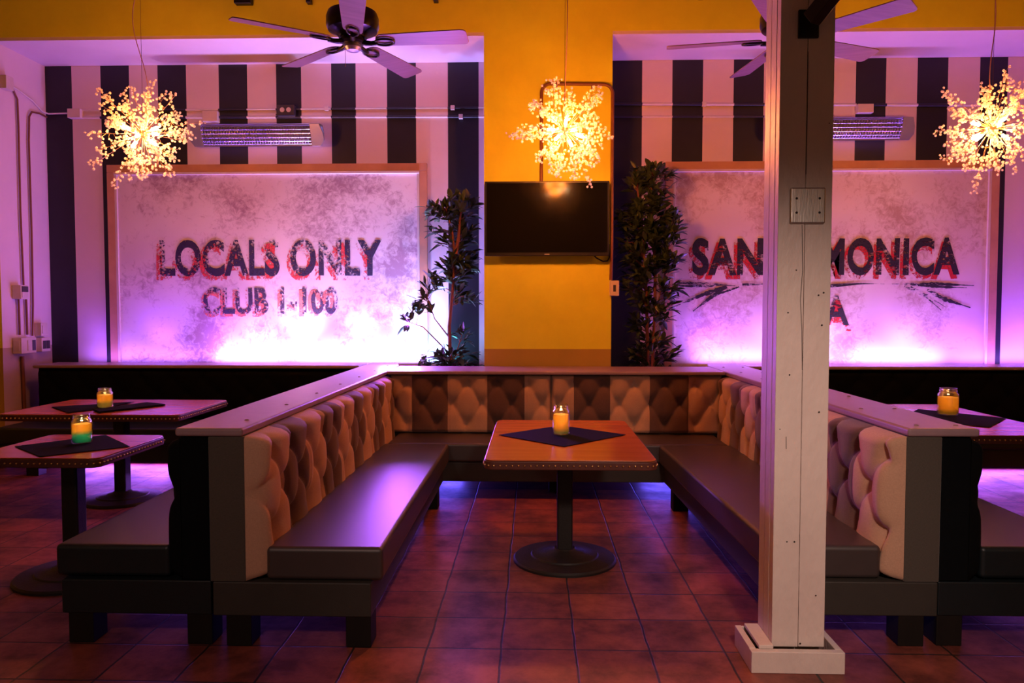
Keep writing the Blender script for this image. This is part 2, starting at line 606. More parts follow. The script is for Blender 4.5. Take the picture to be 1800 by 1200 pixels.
M['heater_shell'] = mat('heater_aluminium', (0.42, 0.40, 0.46), 0.40, metal=0.85, var=0.15, scale=5)
M['heater_grid'] = mat('heater_wire', (0.62, 0.60, 0.66), 0.25, metal=1.0)
M['tv_case'] = mat('black_tv_plastic', (0.012, 0.011, 0.011), 0.35)
M['tv_glass'] = mat('tv_screen_glass', (0.006, 0.006, 0.006), 0.12, spec=0.12)
M['tv_mark'] = mat('tv_badge_print', (0.5, 0.5, 0.5), 0.4)
M['leaf'] = mat('laurel_leaf', (0.055, 0.085, 0.028), 0.38, col2=(0.030, 0.050, 0.022), scale=9)
M['bark'] = mat('plant_stem_bark', (0.26, 0.085, 0.045), 0.7, var=0.4, scale=25, stretch=(1, 1, 0.2))
M['pot'] = mat('clay_plant_pot', (0.10, 0.05, 0.035), 0.7, var=0.2)
M['soil'] = mat('potting_soil', (0.02, 0.013, 0.009), 0.95, var=0.4, scale=60, bump=0.6, bscale=60)
M['glass'] = glass_mat('jar_glass')
M['flame'] = emit('candle_flame', (1.0, 0.50, 0.10), 22)
M['bulb'] = emit('warm_bulb_glass', (1.0, 0.68, 0.32), 170)
M['bead'] = translucent_mat('crystal_bead', (1.0, 0.93, 0.80), 0.6, 0.08)
_n, _l = M['bead'].node_tree.nodes, M['bead'].node_tree.links
_o = _n['Material Output']
_src = _o.inputs['Surface'].links[0].from_socket
_t = _n.new('ShaderNodeBsdfTransparent')
_m = _n.new('ShaderNodeMixShader')
_m.inputs[0].default_value = 0.5
_l.new(_src, _m.inputs[1])
_l.new(_t.outputs[0], _m.inputs[2])
_l.new(_m.outputs[0], _o.inputs['Surface'])
M['wire'] = mat('chandelier_wire', (0.75, 0.55, 0.32), 0.3, metal=0.9)
M['cord'] = mat('clear_pink_flex', (0.55, 0.30, 0.24), 0.35)
M['hair_wire'] = mat('hanging_wire', (0.10, 0.06, 0.04), 0.4, metal=0.6)
M['wick'] = mat('burnt_wick', (0.02, 0.015, 0.01), 0.9)

# ---------------------------------------------------------------- room shell
YP, YB = 6.68, 7.38            # pier face, alcove back wall
XL, XPL, XPR, XR = -4.90, -0.446, 0.697, 5.15
ZS, ZC = 3.90, 4.62            # alcove soffit, ceiling


def struct(mb, name, m, **k):
    return tag(mb.build(name, m, **k), kind='structure')


struct(MB().box(-6.4, 6.4, -3.0, 7.6, -0.12, 0.0), 'floor', M['tile'])
struct(MB().box(-6.4, 6.4, -3.0, 7.6, ZC, ZC + 0.12), 'ceiling', M['ceiling'])
struct(MB().box(-6.52, -6.4, -3.0, 7.6, -0.12, ZC + 0.12), 'wall_left', M['yellow'])
struct(MB().box(6.4, 6.52, -3.0, 7.6, -0.12, ZC + 0.12), 'wall_right', M['yellow'])
# wall over the open front of the room, behind the camera
struct(MB().box(-6.4, 6.4, -3.12, -3.0, 2.5, ZC + 0.12), 'wall_front', M['yellow'])


def stripe_wall(name, x0, x1, darks):
    mb = MB()
    xs = sorted(set([x0, x1] + [v for d in darks for v in d]))
    for a, b in zip(xs[:-1], xs[1:]):
        mid = (a + b) / 2
        dark = any(d[0] <= mid <= d[1] for d in darks)
        mb.add([(a, YB, 0), (b, YB, 0), (b, YB, ZS), (a, YB, ZS)], [(0, 1, 2, 3)], 1 if dark else 0)
    mb.box(x0, x1, YB + 0.002, YB + 0.15, 0, ZS, 0)
    return struct(mb, name, [M['white_wall'], M['black_stripe']])


stripe_wall('wall_back_left', XL, XPL, [(-4.90, -4.63), (-4.335, -4.045), (-3.755, -3.467), (-3.138, -2.852), (-2.561, -2.31), (-2.009, -1.765), (-1.454, -1.166), (-0.85, -0.545)])
stripe_wall('wall_back_right', XPR, XR, [(0.70, 1.06), (1.354, 1.652), (1.949, 2.241), (2.535, 2.83), (3.127, 3.416), (3.715, 4.007), (4.31, 4.574)])


def pier(name, x0, x1):
    """masonry pier: mustard face over an ochre dado, its returns white"""
    mb = MB()
    for (z0, z1, mi, ms) in ((0, 1.11, 1, 3), (1.11, ZS + 0.03, 0, 2)):
        mb.add([(x0, YP, z0), (x1, YP, z0), (x1, YP, z1), (x0, YP, z1)], [(0, 1, 2, 3)], mi)
        mb.add([(x0, YP, z0), (x0, YB + 0.15, z0), (x0, YB + 0.15, z1), (x0, YP, z1)], [(0, 1, 2, 3)], ms)
        mb.add([(x1, YP, z0), (x1, YB + 0.15, z0), (x1, YB + 0.15, z1), (x1, YP, z1)], [(0, 1, 2, 3)], ms)
    mb.add([(x0, YB + 0.15, 0), (x1, YB + 0.15, 0), (x1, YB + 0.15, ZS), (x0, YB + 0.15, ZS)], [(3, 2, 1, 0)], 0)
    return struct(mb, name, [M['yellow'], M['ochre'], M['white_wall'], M['dado_wall']])


pier('wall_pier_middle', XPL, XPR)
pier('wall_pier_left', -6.4, XL)
pier('wall_pier_right', XR, 6.4)
struct(MB().box(-6.4, 6.4, YP, YB + 0.15, ZS + 0.03, ZC), 'wall_header', M['yellow'])
mb = MB()
mb.box(XL, XPL, YP + 0.002, YB, ZS, ZS + 0.03)
mb.box(XPR, XR, YP + 0.002, YB, ZS, ZS + 0.03)
struct(mb, 'ceiling_alcove', M['white_wall'])

# ---------------------------------------------------------------- painted boards with their frames
def text_mesh(body, size, sx, offset, space=1.0):
    cu = bpy.data.curves.new('lettering', 'FONT')
    cu.body = body
    cu.size = size
    cu.offset = offset
    cu.space_character = space
    cu.align_x = 'LEFT'
    cu.extrude = 0.0004
    cu.resolution_u = 5
    o = bpy.data.objects.new('lettering', cu)
    COL.objects.link(o)
    bpy.context.view_layer.update()
    me = bpy.data.meshes.new_from_object(o.evaluated_get(bpy.context.evaluated_depsgraph_get()))
    bpy.data.objects.remove(o)
    return me


def lettering(name, body, x0, x1, z0, z1, y, m, parent, offset=0.02, wob=0.0, seed=0, space=1.0):
    """text stretched to fill x0..x1, z0..z1 on the board's face at depth y"""
    me = text_mesh(body, 0.4, 1, offset, space)
    xs = [v.co.x for v in me.vertices]
    ys = [v.co.y for v in me.vertices]
    ax, bx, ay, by = min(xs), max(xs), min(ys), max(ys)
    for v in me.vertices:
        u = (v.co.x - ax) / (bx - ax)
        w = (v.co.y - ay) / (by - ay)
        px = x0 + u * (x1 - x0)
        pz = z0 + w * (z1 - z0)
        n = noise.noise_vector(Vector((px * 9 + seed, pz * 9, seed))) * wob
        v.co = (px + n.x, y - v.co.z, pz + n.y)
    me.materials.clear()
    me.materials.append(m)
    o = bpy.data.objects.new(name, me)
    COL.objects.link(o)
    o.parent = parent
    return o


def stroke(mb, pts, w, y, seed):
    """a tapering dry-brush stroke on the board"""
    rnd = random.Random(seed)
    n = 26
    P = [Vector((p[0], 0, p[1])) for p in pts]
    L = [(P[i + 1] - P[i]).length for i in range(len(P) - 1)]
    T = sum(L)
    row = []
    for i in range(n + 1):
        s = T * i / n
        k = 0
        while k < len(L) - 1 and s > L[k]:
            s -= L[k]
            k += 1
        d = (P[k + 1] - P[k]).normalized()
        c = P[k] + d * s
        nn = Vector((-d.z, 0, d.x))
        t = i / n
        ww = w * (0.25 + 0.75 * math.sin(PI * min(1, t * 1.15 + 0.08)) ** 0.6) * rnd.uniform(0.55, 1.2)
        row.append((c + nn * ww * 0.5, c - nn * ww * 0.5))
    vs = []
    for a, b in row:
        vs += [(a.x, y, a.z), (b.x, y, b.z)]
    mb.add(vs, [(2 * i, 2 * i + 1, 2 * i + 3, 2 * i + 2) for i in range(n)])


def sign_board(x0, x1, z0, z1, mboard, label):
    r = empty('painted_sign_board', ((x0 + x1) / 2, YB, z0), 0, label, 'sign')
    L = Matrix.Translation(-Vector(r.location))
    w, yf = 0.10, 7.335

    def part(mb, name, m, **k):
        o = mb.build(name, m, r, **k)
        o.location = -Vector(r.location)
        return o
    part(MB().box(x0 + w - 0.02, x1 - w + 0.02, 7.355, YB, z0, z1 - w + 0.02), 'board', mboard)
    part(MB().box(x0, x1, yf, YB, z1 - w * 0.75, z1), 'frame_rail', M['frame'], bevel=0.004)
    part(MB().box(x0, x0 + w * 0.75, yf, YB, z0, z1 - w * 0.76), 'frame_stile', M['frame'], bevel=0.004)
    part(MB().box(x1 - w * 0.75, x1, yf, YB, z0, z1 - w * 0.76), 'frame_stile', M['frame'], bevel=0.004)
    mb = MB()
    mb.box(x0 + 0.075, x1 - 0.075, 7.325, YB - 0.02, z1 - 0.10, z1 - 0.0765)
    mb.box(x0 + 0.0755, x0 + 0.10, 7.335, YB - 0.02, z0, z1 - 0.101)
    mb.box(x1 - 0.10, x1 - 0.0755, 7.335, YB - 0.02, z0, z1 - 0.101)
    part(mb, 'inner_bead', M['box_white'], bevel=0.003)
    return r, -Vector(r.location)


lb, loff = sign_board(-4.27, -1.055, 0.0, 2.91, M['panel_left'], 'framed worn white board painted LOCALS ONLY CLUB 1-100')
rb, roff = sign_board(1.29, 4.50, 0.0, 2.91, M['panel_right'], 'framed worn board painted SANTA MONICA behind the white post')
TY = 7.353


def put(o, off):
    o.location = off
    return o


put(lettering('red_shadow_lettering', 'LOCALS ONLY', -3.79, -1.545, 1.755, 2.13, TY, M['red'], lb, 0.015, 0.006, 1, 1.06), loff)
put(lettering('black_lettering', 'LOCALS ONLY', -3.755, -1.51, 1.80, 2.165, TY - 0.0012, M['ink'], lb, 0.014, 0.006, 2, 1.06), loff)
put(lettering('red_shadow_lettering', 'CLUB 1-100', -3.345, -1.99, 1.39, 1.665, TY, M['red_thin'], lb, 0.014, 0.005, 3), loff)
put(lettering('black_lettering', 'CLUB 1-100', -3.32, -1.96, 1.42, 1.69, TY - 0.0012, M['ink_thin'], lb, 0.011, 0.005, 4), loff)
put(lettering('red_shadow_lettering', 'SANTA', 1.525, 2.74, 1.76, 2.13, TY, M['red_r'], rb, 0.016, 0.008, 5, 1.06), roff)
put(lettering('red_shadow_lettering', 'MONICA', 2.78, 4.125, 1.76, 2.13, TY, M['red_r'], rb, 0.016, 0.008, 15, 1.06), roff)
put(lettering('black_lettering', 'SANTA', 1.56, 2.76, 1.80, 2.165, TY - 0.0012, M['ink_r'], rb, 0.014, 0.008, 6, 1.06), roff)
put(lettering('black_lettering', 'MONICA', 2.815, 4.145, 1.80, 2.165, TY - 0.0012, M['ink_r'], rb, 0.014, 0.008, 16, 1.06), roff)
put(lettering('red_shadow_lettering', 'CA', 2.60, 3.12, 1.25, 1.56, TY, M['red_r'], rb, 0.014, 0.006, 7), roff)
put(lettering('black_lettering', 'CA', 2.64, 3.09, 1.31, 1.605, TY - 0.0012, M['ink_r'], rb, 0.010, 0.006, 8), roff)
mb = MB()
for k, (pts, w) in enumerate([
        ([(1.40, 1.735), (1.75, 1.715), (1.98, 1.70)], 0.028), ([(1.43, 1.70), (1.70, 1.695), (1.9, 1.71)], 0.02),
        ([(2.05, 1.712), (2.5, 1.715), (2.75, 1.69), (2.93, 1.70), (3.2, 1.72), (3.65, 1.715)], 0.026),
        ([(3.62, 1.715), (3.95, 1.715), (4.29, 1.70)], 0.03), ([(3.75, 1.70), (4.0, 1.685), (4.22, 1.68)], 0.022),
        ([(1.89, 1.69), (1.66, 1.61), (1.40, 1.50)], 0.035), ([(1.90, 1.69), (1.75, 1.59), (1.57, 1.45)], 0.032), ([(2.02, 1.69), (1.82, 1.62), (1.70, 1.57)], 0.02),
        ([(3.62, 1.695), (3.82, 1.60), (3.98, 1.46)], 0.024), ([(3.68, 1.69), (3.85, 1.60), (4.02, 1.49)], 0.02),
        ([(3.84, 1.66), (4.0, 1.57), (4.26, 1.485)], 0.034)]):
    stroke(mb, pts, w * 1.2, TY - 0.002 - k * 0.0001, k)
put(mb.build('brush_strokes', M['ink_r'], rb), roff)

# ---------------------------------------------------------------- benches
def tuft_panel(L, H, mats, stripes, A=0.05, du=0.25, rows=(0.15, 0.33, 0.50), depth=0.06, u_off=0.0, res=0.0125, edge=0.05, flip=False):
    """buttoned cushion face: u along x 0..L, z 0..H, bulging towards -y; stripes = [(u, material)]"""
    mb = MB()
    bounds = [s[0] for s in stripes[1:]]
    us = [L * i / int(L / res) for i in range(int(L / res) + 1)]
    for b in bounds:                     # snap a grid line to each stripe seam
        k = min(range(len(us)), key=lambda i: abs(us[i] - b))
        if 0 < k < len(us) - 1: us[k] = b
    nv = int(H / res)
    vsz = [H * i / nv for i in range(nv + 1)]

    def row_off(k): return u_off + (du / 2 if k % 2 else 0.0)

    def height(u, v):
        if v <= rows[0] or v >= rows[-1]:
            k = 0 if v <= rows[0] else len(rows) - 1
            q = (u - row_off(k)) / du
            d = abs(q - round(q)) * du
            near = 0.0
            t = abs(v - rows[k]) / 0.15
            fade = max(0.25, 1 - 0.55 * min(1, t))
        else:
            k = 0
            while v > rows[k + 1]: k += 1
            dv = rows[k + 1] - rows[k]
            t = (v - rows[k]) / dv
            d = 9.0
            cosn = dv / math.hypot(dv, du / 2)
            for s in (1, -1):
                q = (u - row_off(k) - s * t * du / 2) / du
                d = min(d, abs(q - round(q)) * du * cosn)
            fade = 1 - 0.35 * math.sin(PI * t)
        h = 1 - 0.8 * fade * math.exp(-(d / 0.026) ** 1.1)
        rb_ = 9.0
        for k, rz in enumerate(rows):
            q = (u - row_off(k)) / du
            rb_ = min(rb_, math.hypot((q - round(q)) * du, v - rz))
        h -= 0.65 * math.exp(-(rb_ / 0.045) ** 1.4)
        for b in bounds:
            h -= 0.16 * math.exp(-(abs(u - b) / 0.006) ** 2)
        e = min(u, L - u)
        ev = min(v, H - v)
        rim = (1 - max(0, 1 - e / edge) ** 2.2) * (1 - max(0, 1 - ev / edge) ** 2.2)
        return depth * (math.sqrt(max(rim, 0)) * (1 - A) + A * h * rim)
    nu = len(us)
    V = []
    for v in vsz:
        for u in us:
            V.append((u, -height(u, v) if not flip else height(u, v), v))
    F, MI = [], []
    for j in range(nv):
        for i in range(nu - 1):
            F.append((j * nu + i, j * nu + i + 1, (j + 1) * nu + i + 1, (j + 1) * nu + i))
            mid = (us[i] + us[i + 1]) / 2
            mi = stripes[0][1]
            for s in stripes:
                if mid >= s[0]: mi = s[1]
            MI.append(mi)
    b0 = len(mb.v)
    mb.v.extend(V)
    mb.f.extend(F)
    mb.m.extend(MI)
    # back sheet so that the cushion is a solid
    mb.add([(0, 0.0, 0), (L, 0.0, 0), (L, 0.0, H), (0, 0.0, H)], [(3, 2, 1, 0)], stripes[0][1])
    # covered buttons
    for k, rz in enumerate(rows):
        u = row_off(k) % du
        while u < L:
            if 0.04 < u < L - 0.04 and 0.03 < rz < H - 0.03:
                mi = stripes[0][1]
                for s in stripes:
                    if u >= s[0]: mi = s[1]
                hh = height(u, rz) + 0.001
                mb.ball((u, -hh if not flip else hh, rz), 0.010, 8, 5, mi, (1, 0.6, 1))
            u += du
    return mb


def stripe_list(L, w, first=0, start=None):
    out, u, k = [(0.0, first)], (w if start is None else start), 1 - first
    while u < L - 0.02:
        out.append((u, k))
        u += w
        k = 1 - k
    return out


def legs(root, pts, m=None, h=0.14, s=0.055):
    for (x, y) in pts:
        MB().box(x - s, x + s, y - s, y + s, 0, h).build('leg', m or M['leg'], root, bevel=0.004)


def cushion(mb, pts, z0, z1):
    return mb.prism(pts, z0, z1)


# --- middle booth, left side: grey bench whose striped buttoned back faces +x
LF, RF = 3.12, 3.20
b = empty('booth_bench', (0, 0, 0), 0, 'taupe booth bench left of the middle table, striped buttoned back, purple sheen on seat', 'bench')
MB().box(-1.40, -1.245, LF, 7.10, 0.285, 0.918).build('back_frame', M['grey_weave'], b, bevel=0.006)
tp = tuft_panel(2.975, 0.63, None, stripe_list(2.975, 0.315, 0, 0.30), A=0.50, depth=0.105, u_off=0.13, rows=(0.20, 0.375, 0.54), edge=0.045)
o = tp.build('backrest', [M['tan'], M['taupe']], b, smooth=True)
o.location = (-1.246, LF + 0.005, 0.287)
o.rotation_euler = (0, 0, PI / 2)
MB().box(-1.165, -0.652, LF + 0.02, 5.655, 0.285, 0.432).build('seat', M['vinyl'], b, bevel=0.022, seg=4)
MB().box(-1.39, -0.70, LF, 5.66, 0.135, 0.284).build('base', M['base_vinyl'], b, bevel=0.006)
mb = MB()
cap_pts = [(-1.54, LF - 0.01), (-1.245, LF - 0.01), (-1.222, 6.05), (-1.235, 6.75), (-1.31, 7.10), (-1.57, 7.10)]
mb.prism(cap_pts, 0.9185, 0.955)
o = mb.build('top_cap', M['cap'], b, bevel=0.012, seg=3)
for k in range(7):
    MB().ball((-1.32, 3.35 + k * 0.55, 0.955), 0.011, 10, 6, 0, (1, 1, 0.5)).build('cap_button', M['cap'], o, smooth=True)
legs(b, [(-1.28, LF + 0.06), (-0.757, LF + 0.06), (-1.28, 5.4), (-0.757, 5.4)])

# --- middle booth, right side
b = empty('booth_bench', (0, 0, 0), 0, 'taupe booth bench right of the middle table, striped buttoned back, partly behind the white post', 'bench')
MB().box(1.602, 1.752, RF, 7.10, 0.285, 0.918).build('back_frame', M['grey_weave'], b, bevel=0.006)
tp = tuft_panel(2.90, 0.63, None, [(0.0, 1), (0.08, 0), (0.395, 1), (0.71, 0), (1.025, 1), (1.34, 0), (1.655, 1), (1.97, 0), (2.285, 1), (2.60, 0)], A=0.50, depth=0.105, u_off=0.10, rows=(0.20, 0.375, 0.54), edge=0.045)
o = tp.build('backrest', [M['tan'], M['taupe']], b, smooth=True)
o.location = (1.603, RF + 0.005 + 2.90, 0.287)
o.rotation_euler = (0, 0, -PI / 2)
MB().prism([(1.045, RF + 0.03), (1.52, RF + 0.03), (1.52, 5.655), (0.96, 5.655)], 0.285, 0.432).build('seat', M['vinyl'], b, bevel=0.022, seg=4)
MB().prism([(1.09, RF), (1.748, RF), (1.748, 5.66), (1.005, 5.66)], 0.135, 0.284).build('base', M['base_vinyl'], b, bevel=0.006)
mb = MB()
mb.prism([(1.602, RF - 0.01), (1.905, RF - 0.01), (1.93, 7.10), (1.66, 7.10), (1.585, 6.75), (1.578, 6.05)], 0.9185, 0.955)
o = mb.build('top_cap', M['cap'], b, bevel=0.012, seg=3)
for k in range(7):
    for x in (1.68, 1.85):
        MB().ball((x, 3.28 + k * 0.55, 0.955), 0.011, 10, 6, 0, (1, 1, 0.5)).build('cap_button', M['cap'], o, smooth=True)
legs(b, [(1.64, RF + 0.06), (1.16, RF + 0.06), (1.64, 5.4), (1.07, 5.4)])

# --- middle booth, rear side, two back cushions that meet at a seam
b = empty('booth_bench', (0, 0, 0), 0, 'rear bench of the middle booth under the television, striped back in two cushions', 'bench')
MB().box(-1.215, 1.572, 6.17, 6.62, 0.285, 0.925).build('back_frame', M['grey_weave'], b, bevel=0.006)
XS = 0.146
tx = lambda px, y=6.12: 0
segs = [(-1.20, XS - 0.003, [(0.0, 0), (0.185, 1), (0.485, 0), (0.815, 1), (1.125, 0)], 0.145), (XS + 0.003, 1.56, [(0.0, 0), (0.185, 1), (0.485, 0), (0.810, 1), (1.130, 0)], 0.185)]
for (a, c, st, uo) in segs:
    tp = tuft_panel(c - a, 0.49, None, st, A=0.62, depth=0.068, du=0.25, u_off=uo, rows=(0.085, 0.25, 0.43), edge=0.03)
    o = tp.build('backrest', [M['tan'], M['taupe']], b, smooth=True, loc=(a, 6.169, 0.433))
MB().box(-1.135, 1.493, 5.66, 6.165, 0.285, 0.432).build('seat', M['vinyl'], b, bevel=0.022, seg=4)
MB().box(-1.235, 1.592, 5.665, 6.62, 0.135, 0.284).build('base', M['base_vinyl'], b, bevel=0.006)
MB().box(-1.218, 1.574, 6.085, 6.665, 0.9255, 0.955).build('top_cap', M['cap'], b, bevel=0.010, seg=3)
legs(b, [(-1.12, 5.95), (1.48, 5.95), (-1.12, 6.5), (1.48, 6.5), (0.18, 5.95), (0.18, 6.5)])


# --- neighbours' black benches
def black_side_bench(sgn, xc, xo, xs, y0, y1, label):
    """back-to-back with a grey bench; its back bulges towards sgn x"""
    b = empty('booth_bench', (0, 0, 0), 0, label, 'bench')
    x0, x1 = sorted((xc, xc + sgn * 0.13))
    MB().box(x0, x1, y0, 6.84, 0.285, 0.917).build('back_frame', M['black_cloth'], b, bevel=0.012)
    tp = tuft_panel(6.75 - y0, 0.62, None, [(0.0, 0)], A=0.45, depth=0.08, u_off=0.15, du=0.3, rows=(0.20, 0.375, 0.53), res=0.02, edge=0.06)
    o = tp.build('backrest', [M['black_cloth']], b, smooth=True)
    if sgn < 0:
        o.location = (xc - 0.128, 6.752, 0.287)
        o.rotation_euler = (0, 0, -PI / 2)
    else:
        o.location = (xc + 0.128, y0 + 0.002, 0.287)
        o.rotation_euler = (0, 0, PI / 2)
    xa, xb = sorted((xc + sgn * 0.19, xs))
    MB().box(xa, xb, y0 + 0.02, 6.25, 0.29, 0.432).build('seat', M['black_vinyl'], b, bevel=0.022, seg=4)
    xa, xb = sorted((xc, xs - sgn * 0.04))
    MB().box(xa, xb, y0, 6.25, 0.135, 0.2845).build('base', M['black_vinyl'], b, bevel=0.006)
    legs(b, [(xc + sgn * 0.055, y0 + 0.06), (xs - sgn * 0.12, y0 + 0.06), (xc + sgn * 0.055, 5.9), (xs - sgn * 0.12, 5.9)])
    return b


black_side_bench(-1, -1.402, None, -2.105, LF + 0.01, 6.8, 'black booth bench on the left, backing onto the middle booth, seat beside the napkin table')
black_side_bench(1, 1.754, None, 2.46, RF + 0.01, 6.8, 'black booth bench cut by the right edge, backing onto the middle booth')


def black_wall_bench(x0, x1, label, seam):
    b = empty('booth_bench', (0, 0, 0), 0, label, 'bench')
    MB().box(x0, x1, 6.90, 7.20, 0.285, 0.912).build('back_frame', M['black_cloth'], b, bevel=0.012)
    tp = tuft_panel(x1 - x0 - 0.01, 0.47, None, [(0.0, 0)], A=0.40, depth=0.055, u_off=0.1, du=0.3, rows=(0.09, 0.24, 0.39), res=0.02, edge=0.05)
    tp.build('backrest', [M['black_cloth']], b, smooth=True, loc=(x0 + 0.005, 6.899, 0.435))
    MB().box(x0, x1, 6.29, 6.885, 0.285, 0.432).build('seat', M['black_vinyl'], b, bevel=0.022, seg=4)
    MB().box(x0, x1, 6.32, 7.20, 0.135, 0.2845).build('base', M['black_vinyl'], b, bevel=0.006)
    MB().box(x0 - 0.01, x1, 6.83, 7.21, 0.9125, 0.945).build('top_cap', M['cap'], b, bevel=0.012, seg=3)
    for i in range(3):
        legs(b, [(x0 + 0.3 + i * (x1 - x0 - 0.5) / 2, 6.4), (x0 + 0.3 + i * (x1 - x0 - 0.5) / 2, 7.1)])
    return b


black_wall_bench(-4.72, -1.625, 'black booth bench against the LOCALS ONLY board', 0)
black_wall_bench(1.985, 5.08, 'black booth bench against the SANTA MONICA board', 0)

# ---------------------------------------------------------------- tables
def rounded_rect(w, d, r, n=6):
    pts = []
    for cx, cy, a0 in ((w / 2 - r, d / 2 - r, 0), (-w / 2 + r, d / 2 - r, 90), (-w / 2 + r, -d / 2 + r, 180), (w / 2 - r, -d / 2 + r, 270)):
        for i in range(n + 1):
            a = math.radians(a0 + 90 * i / n)
            pts.append((cx + r * math.cos(a), cy + r * math.sin(a)))
    return pts


def table(w, d, loc, label, base_r=0.30, rz=0.0, twin=False, base_off=(0, 0)):
    t = empty('pedestal_table', loc, rz, label, 'table')
    zt = 0.722
    MB().prism(rounded_rect(w - 0.008, d - 0.008, 0.05), zt - 0.006, zt).build('tabletop', M['table_top'], t, bevel=0.003)
    MB().prism(rounded_rect(w, d, 0.054), zt - 0.05, zt - 0.0063).build('edge_band', M['table_edge'], t, bevel=0.006)
    mb = MB()
    pts = rounded_rect(w + 0.003, d + 0.003, 0.054)
    per = []
    for i in range(len(pts)):
        a, b_ = Vector((*pts[i], 0)), Vector((*pts[(i + 1) % len(pts)], 0))
        n = max(1, int((b_ - a).length / 0.006))
        per += [a.lerp(b_, k / n) for k in range(n)]
    acc, last = 0.0, per[0]
    for p in per:
        acc += (p - last).length
        last = p
        if acc > 0.028:
            acc = 0.0
            mb.ball((p.x, p.y, zt - 0.028), 0.0058, 8, 4)
    mb.build('nailhead_trim', M['brass'], t, smooth=True)
    bx, by = base_off
    MB().box(bx - 0.045, bx + 0.045, by - 0.045, by + 0.045, 0.05, zt - 0.07).build('pedestal', M['iron'], t, bevel=0.012)
    mb = MB()
    mb.box(bx - 0.26, bx + 0.26, by - 0.03, by + 0.03, zt - 0.072, zt - 0.0505)
    mb.box(bx - 0.03, bx + 0.03, by - 0.26, by - 0.0305, zt - 0.072, zt - 0.0505)
    mb.box(bx - 0.03, bx + 0.03, by + 0.0305, by + 0.26, zt - 0.072, zt - 0.0505)
    mb.build('mounting_plate', M['iron'], t)
    R = base_r
    MB().lathe([(R, 0.0), (R, 0.012), (R * 0.97, 0.022), (R * 0.66, 0.034), (R * 0.64, 0.042), (R * 0.40, 0.05), (R * 0.37, 0.058), (0.07, 0.064), (0.06, 0.075), (0.0, 0.075)], 48, (bx, by, 0)).build('base', M['iron'], t, smooth=40)
    return t


table(0.86, 1.34, (0.183, 4.285, 0), 'red-brown studded pedestal table in the middle booth')
table(1.31, 0.89, (-3.165, 5.56, 0), 'studded table by the wall bench under the LOCALS ONLY board', 0.28)
table(0.70, 0.70, (-2.52, 3.945, 0), 'studded table at the left edge holding the teal candle jar', 0.30)
table(0.86, 1.47, (2.80, 5.15, 0), 'studded table at the right edge, mostly behind the bench partition', 0.28)


# napkins
def napkin(poly, label, z=0.7245, th=0.0022, wave=0.0, group=None):
    """cloth square laid on a table: corners (x, y) in order, slightly rippled"""
    n = 14
    a, b_, c, d = [Vector((*p, 0)) for p in poly]
    mb = MB()
    top, bot = [], []
    for j in range(n + 1):
        for i in range(n + 1):
            s, t = i / n, j / n
            p = (a * (1 - s) + b_ * s) * (1 - t) + (d * (1 - s) + c * s) * t
            zz = z + wave * (0.5 + 0.5 * noise.noise(Vector((p.x * 9, p.y * 9, 1.3))))
            top.append((p.x, p.y, zz + th))
            bot.append((p.x, p.y, zz))
    N1 = len(top)
    fs = []
    for j in range(n):
        for i in range(n):
            k = j * (n + 1) + i
            fs.append((k, k + 1, k + n + 2, k + n + 1))
            fs.append((N1 + k + n + 1, N1 + k + n + 2, N1 + k + 1, N1 + k))
    rim = [i for i in range(n + 1)] + [j * (n + 1) + n for j in range(1, n + 1)] + [n * (n + 1) + i for i in range(n - 1, -1, -1)] + [j * (n + 1) for j in range(n - 1, 0, -1)]
    for q in range(len(rim)):
        u, v = rim[q], rim[(q + 1) % len(rim)]
        fs.append((v, u, N1 + u, N1 + v))
    mb.add(top + bot, fs)
    return tag(mb.build('napkin', M['napkin'], smooth=60), label, 'napkin', group)


napkin([(-0.205, 4.33), (0.165, 3.965), (0.545, 4.36), (0.175, 4.70)], 'black diamond napkin under the candle on the middle table')
napkin([(-2.80, 3.885), (-2.477, 3.615), (-2.175, 3.90), (-2.521, 4.26)], 'black napkin under the teal candle jar on the left table')
napkin([(-3.66, 5.485), (-3.32, 5.16), (-3.20, 5.44), (-3.19, 5.80)], 'crumpled black napkin left of the candle on the back left table', wave=0.006)
napkin([(-3.22, 5.29), (-3.10, 5.17), (-2.84, 5.60), (-3.05, 5.72)], 'folded black napkin right of the candle on the back left table', z=0.7235, th=0.012, wave=0.004)
napkin([(2.50, 5.08), (2.86, 4.70), (3.215, 5.10), (2.86, 5.56)], 'black napkin under the candle jar on the right table')


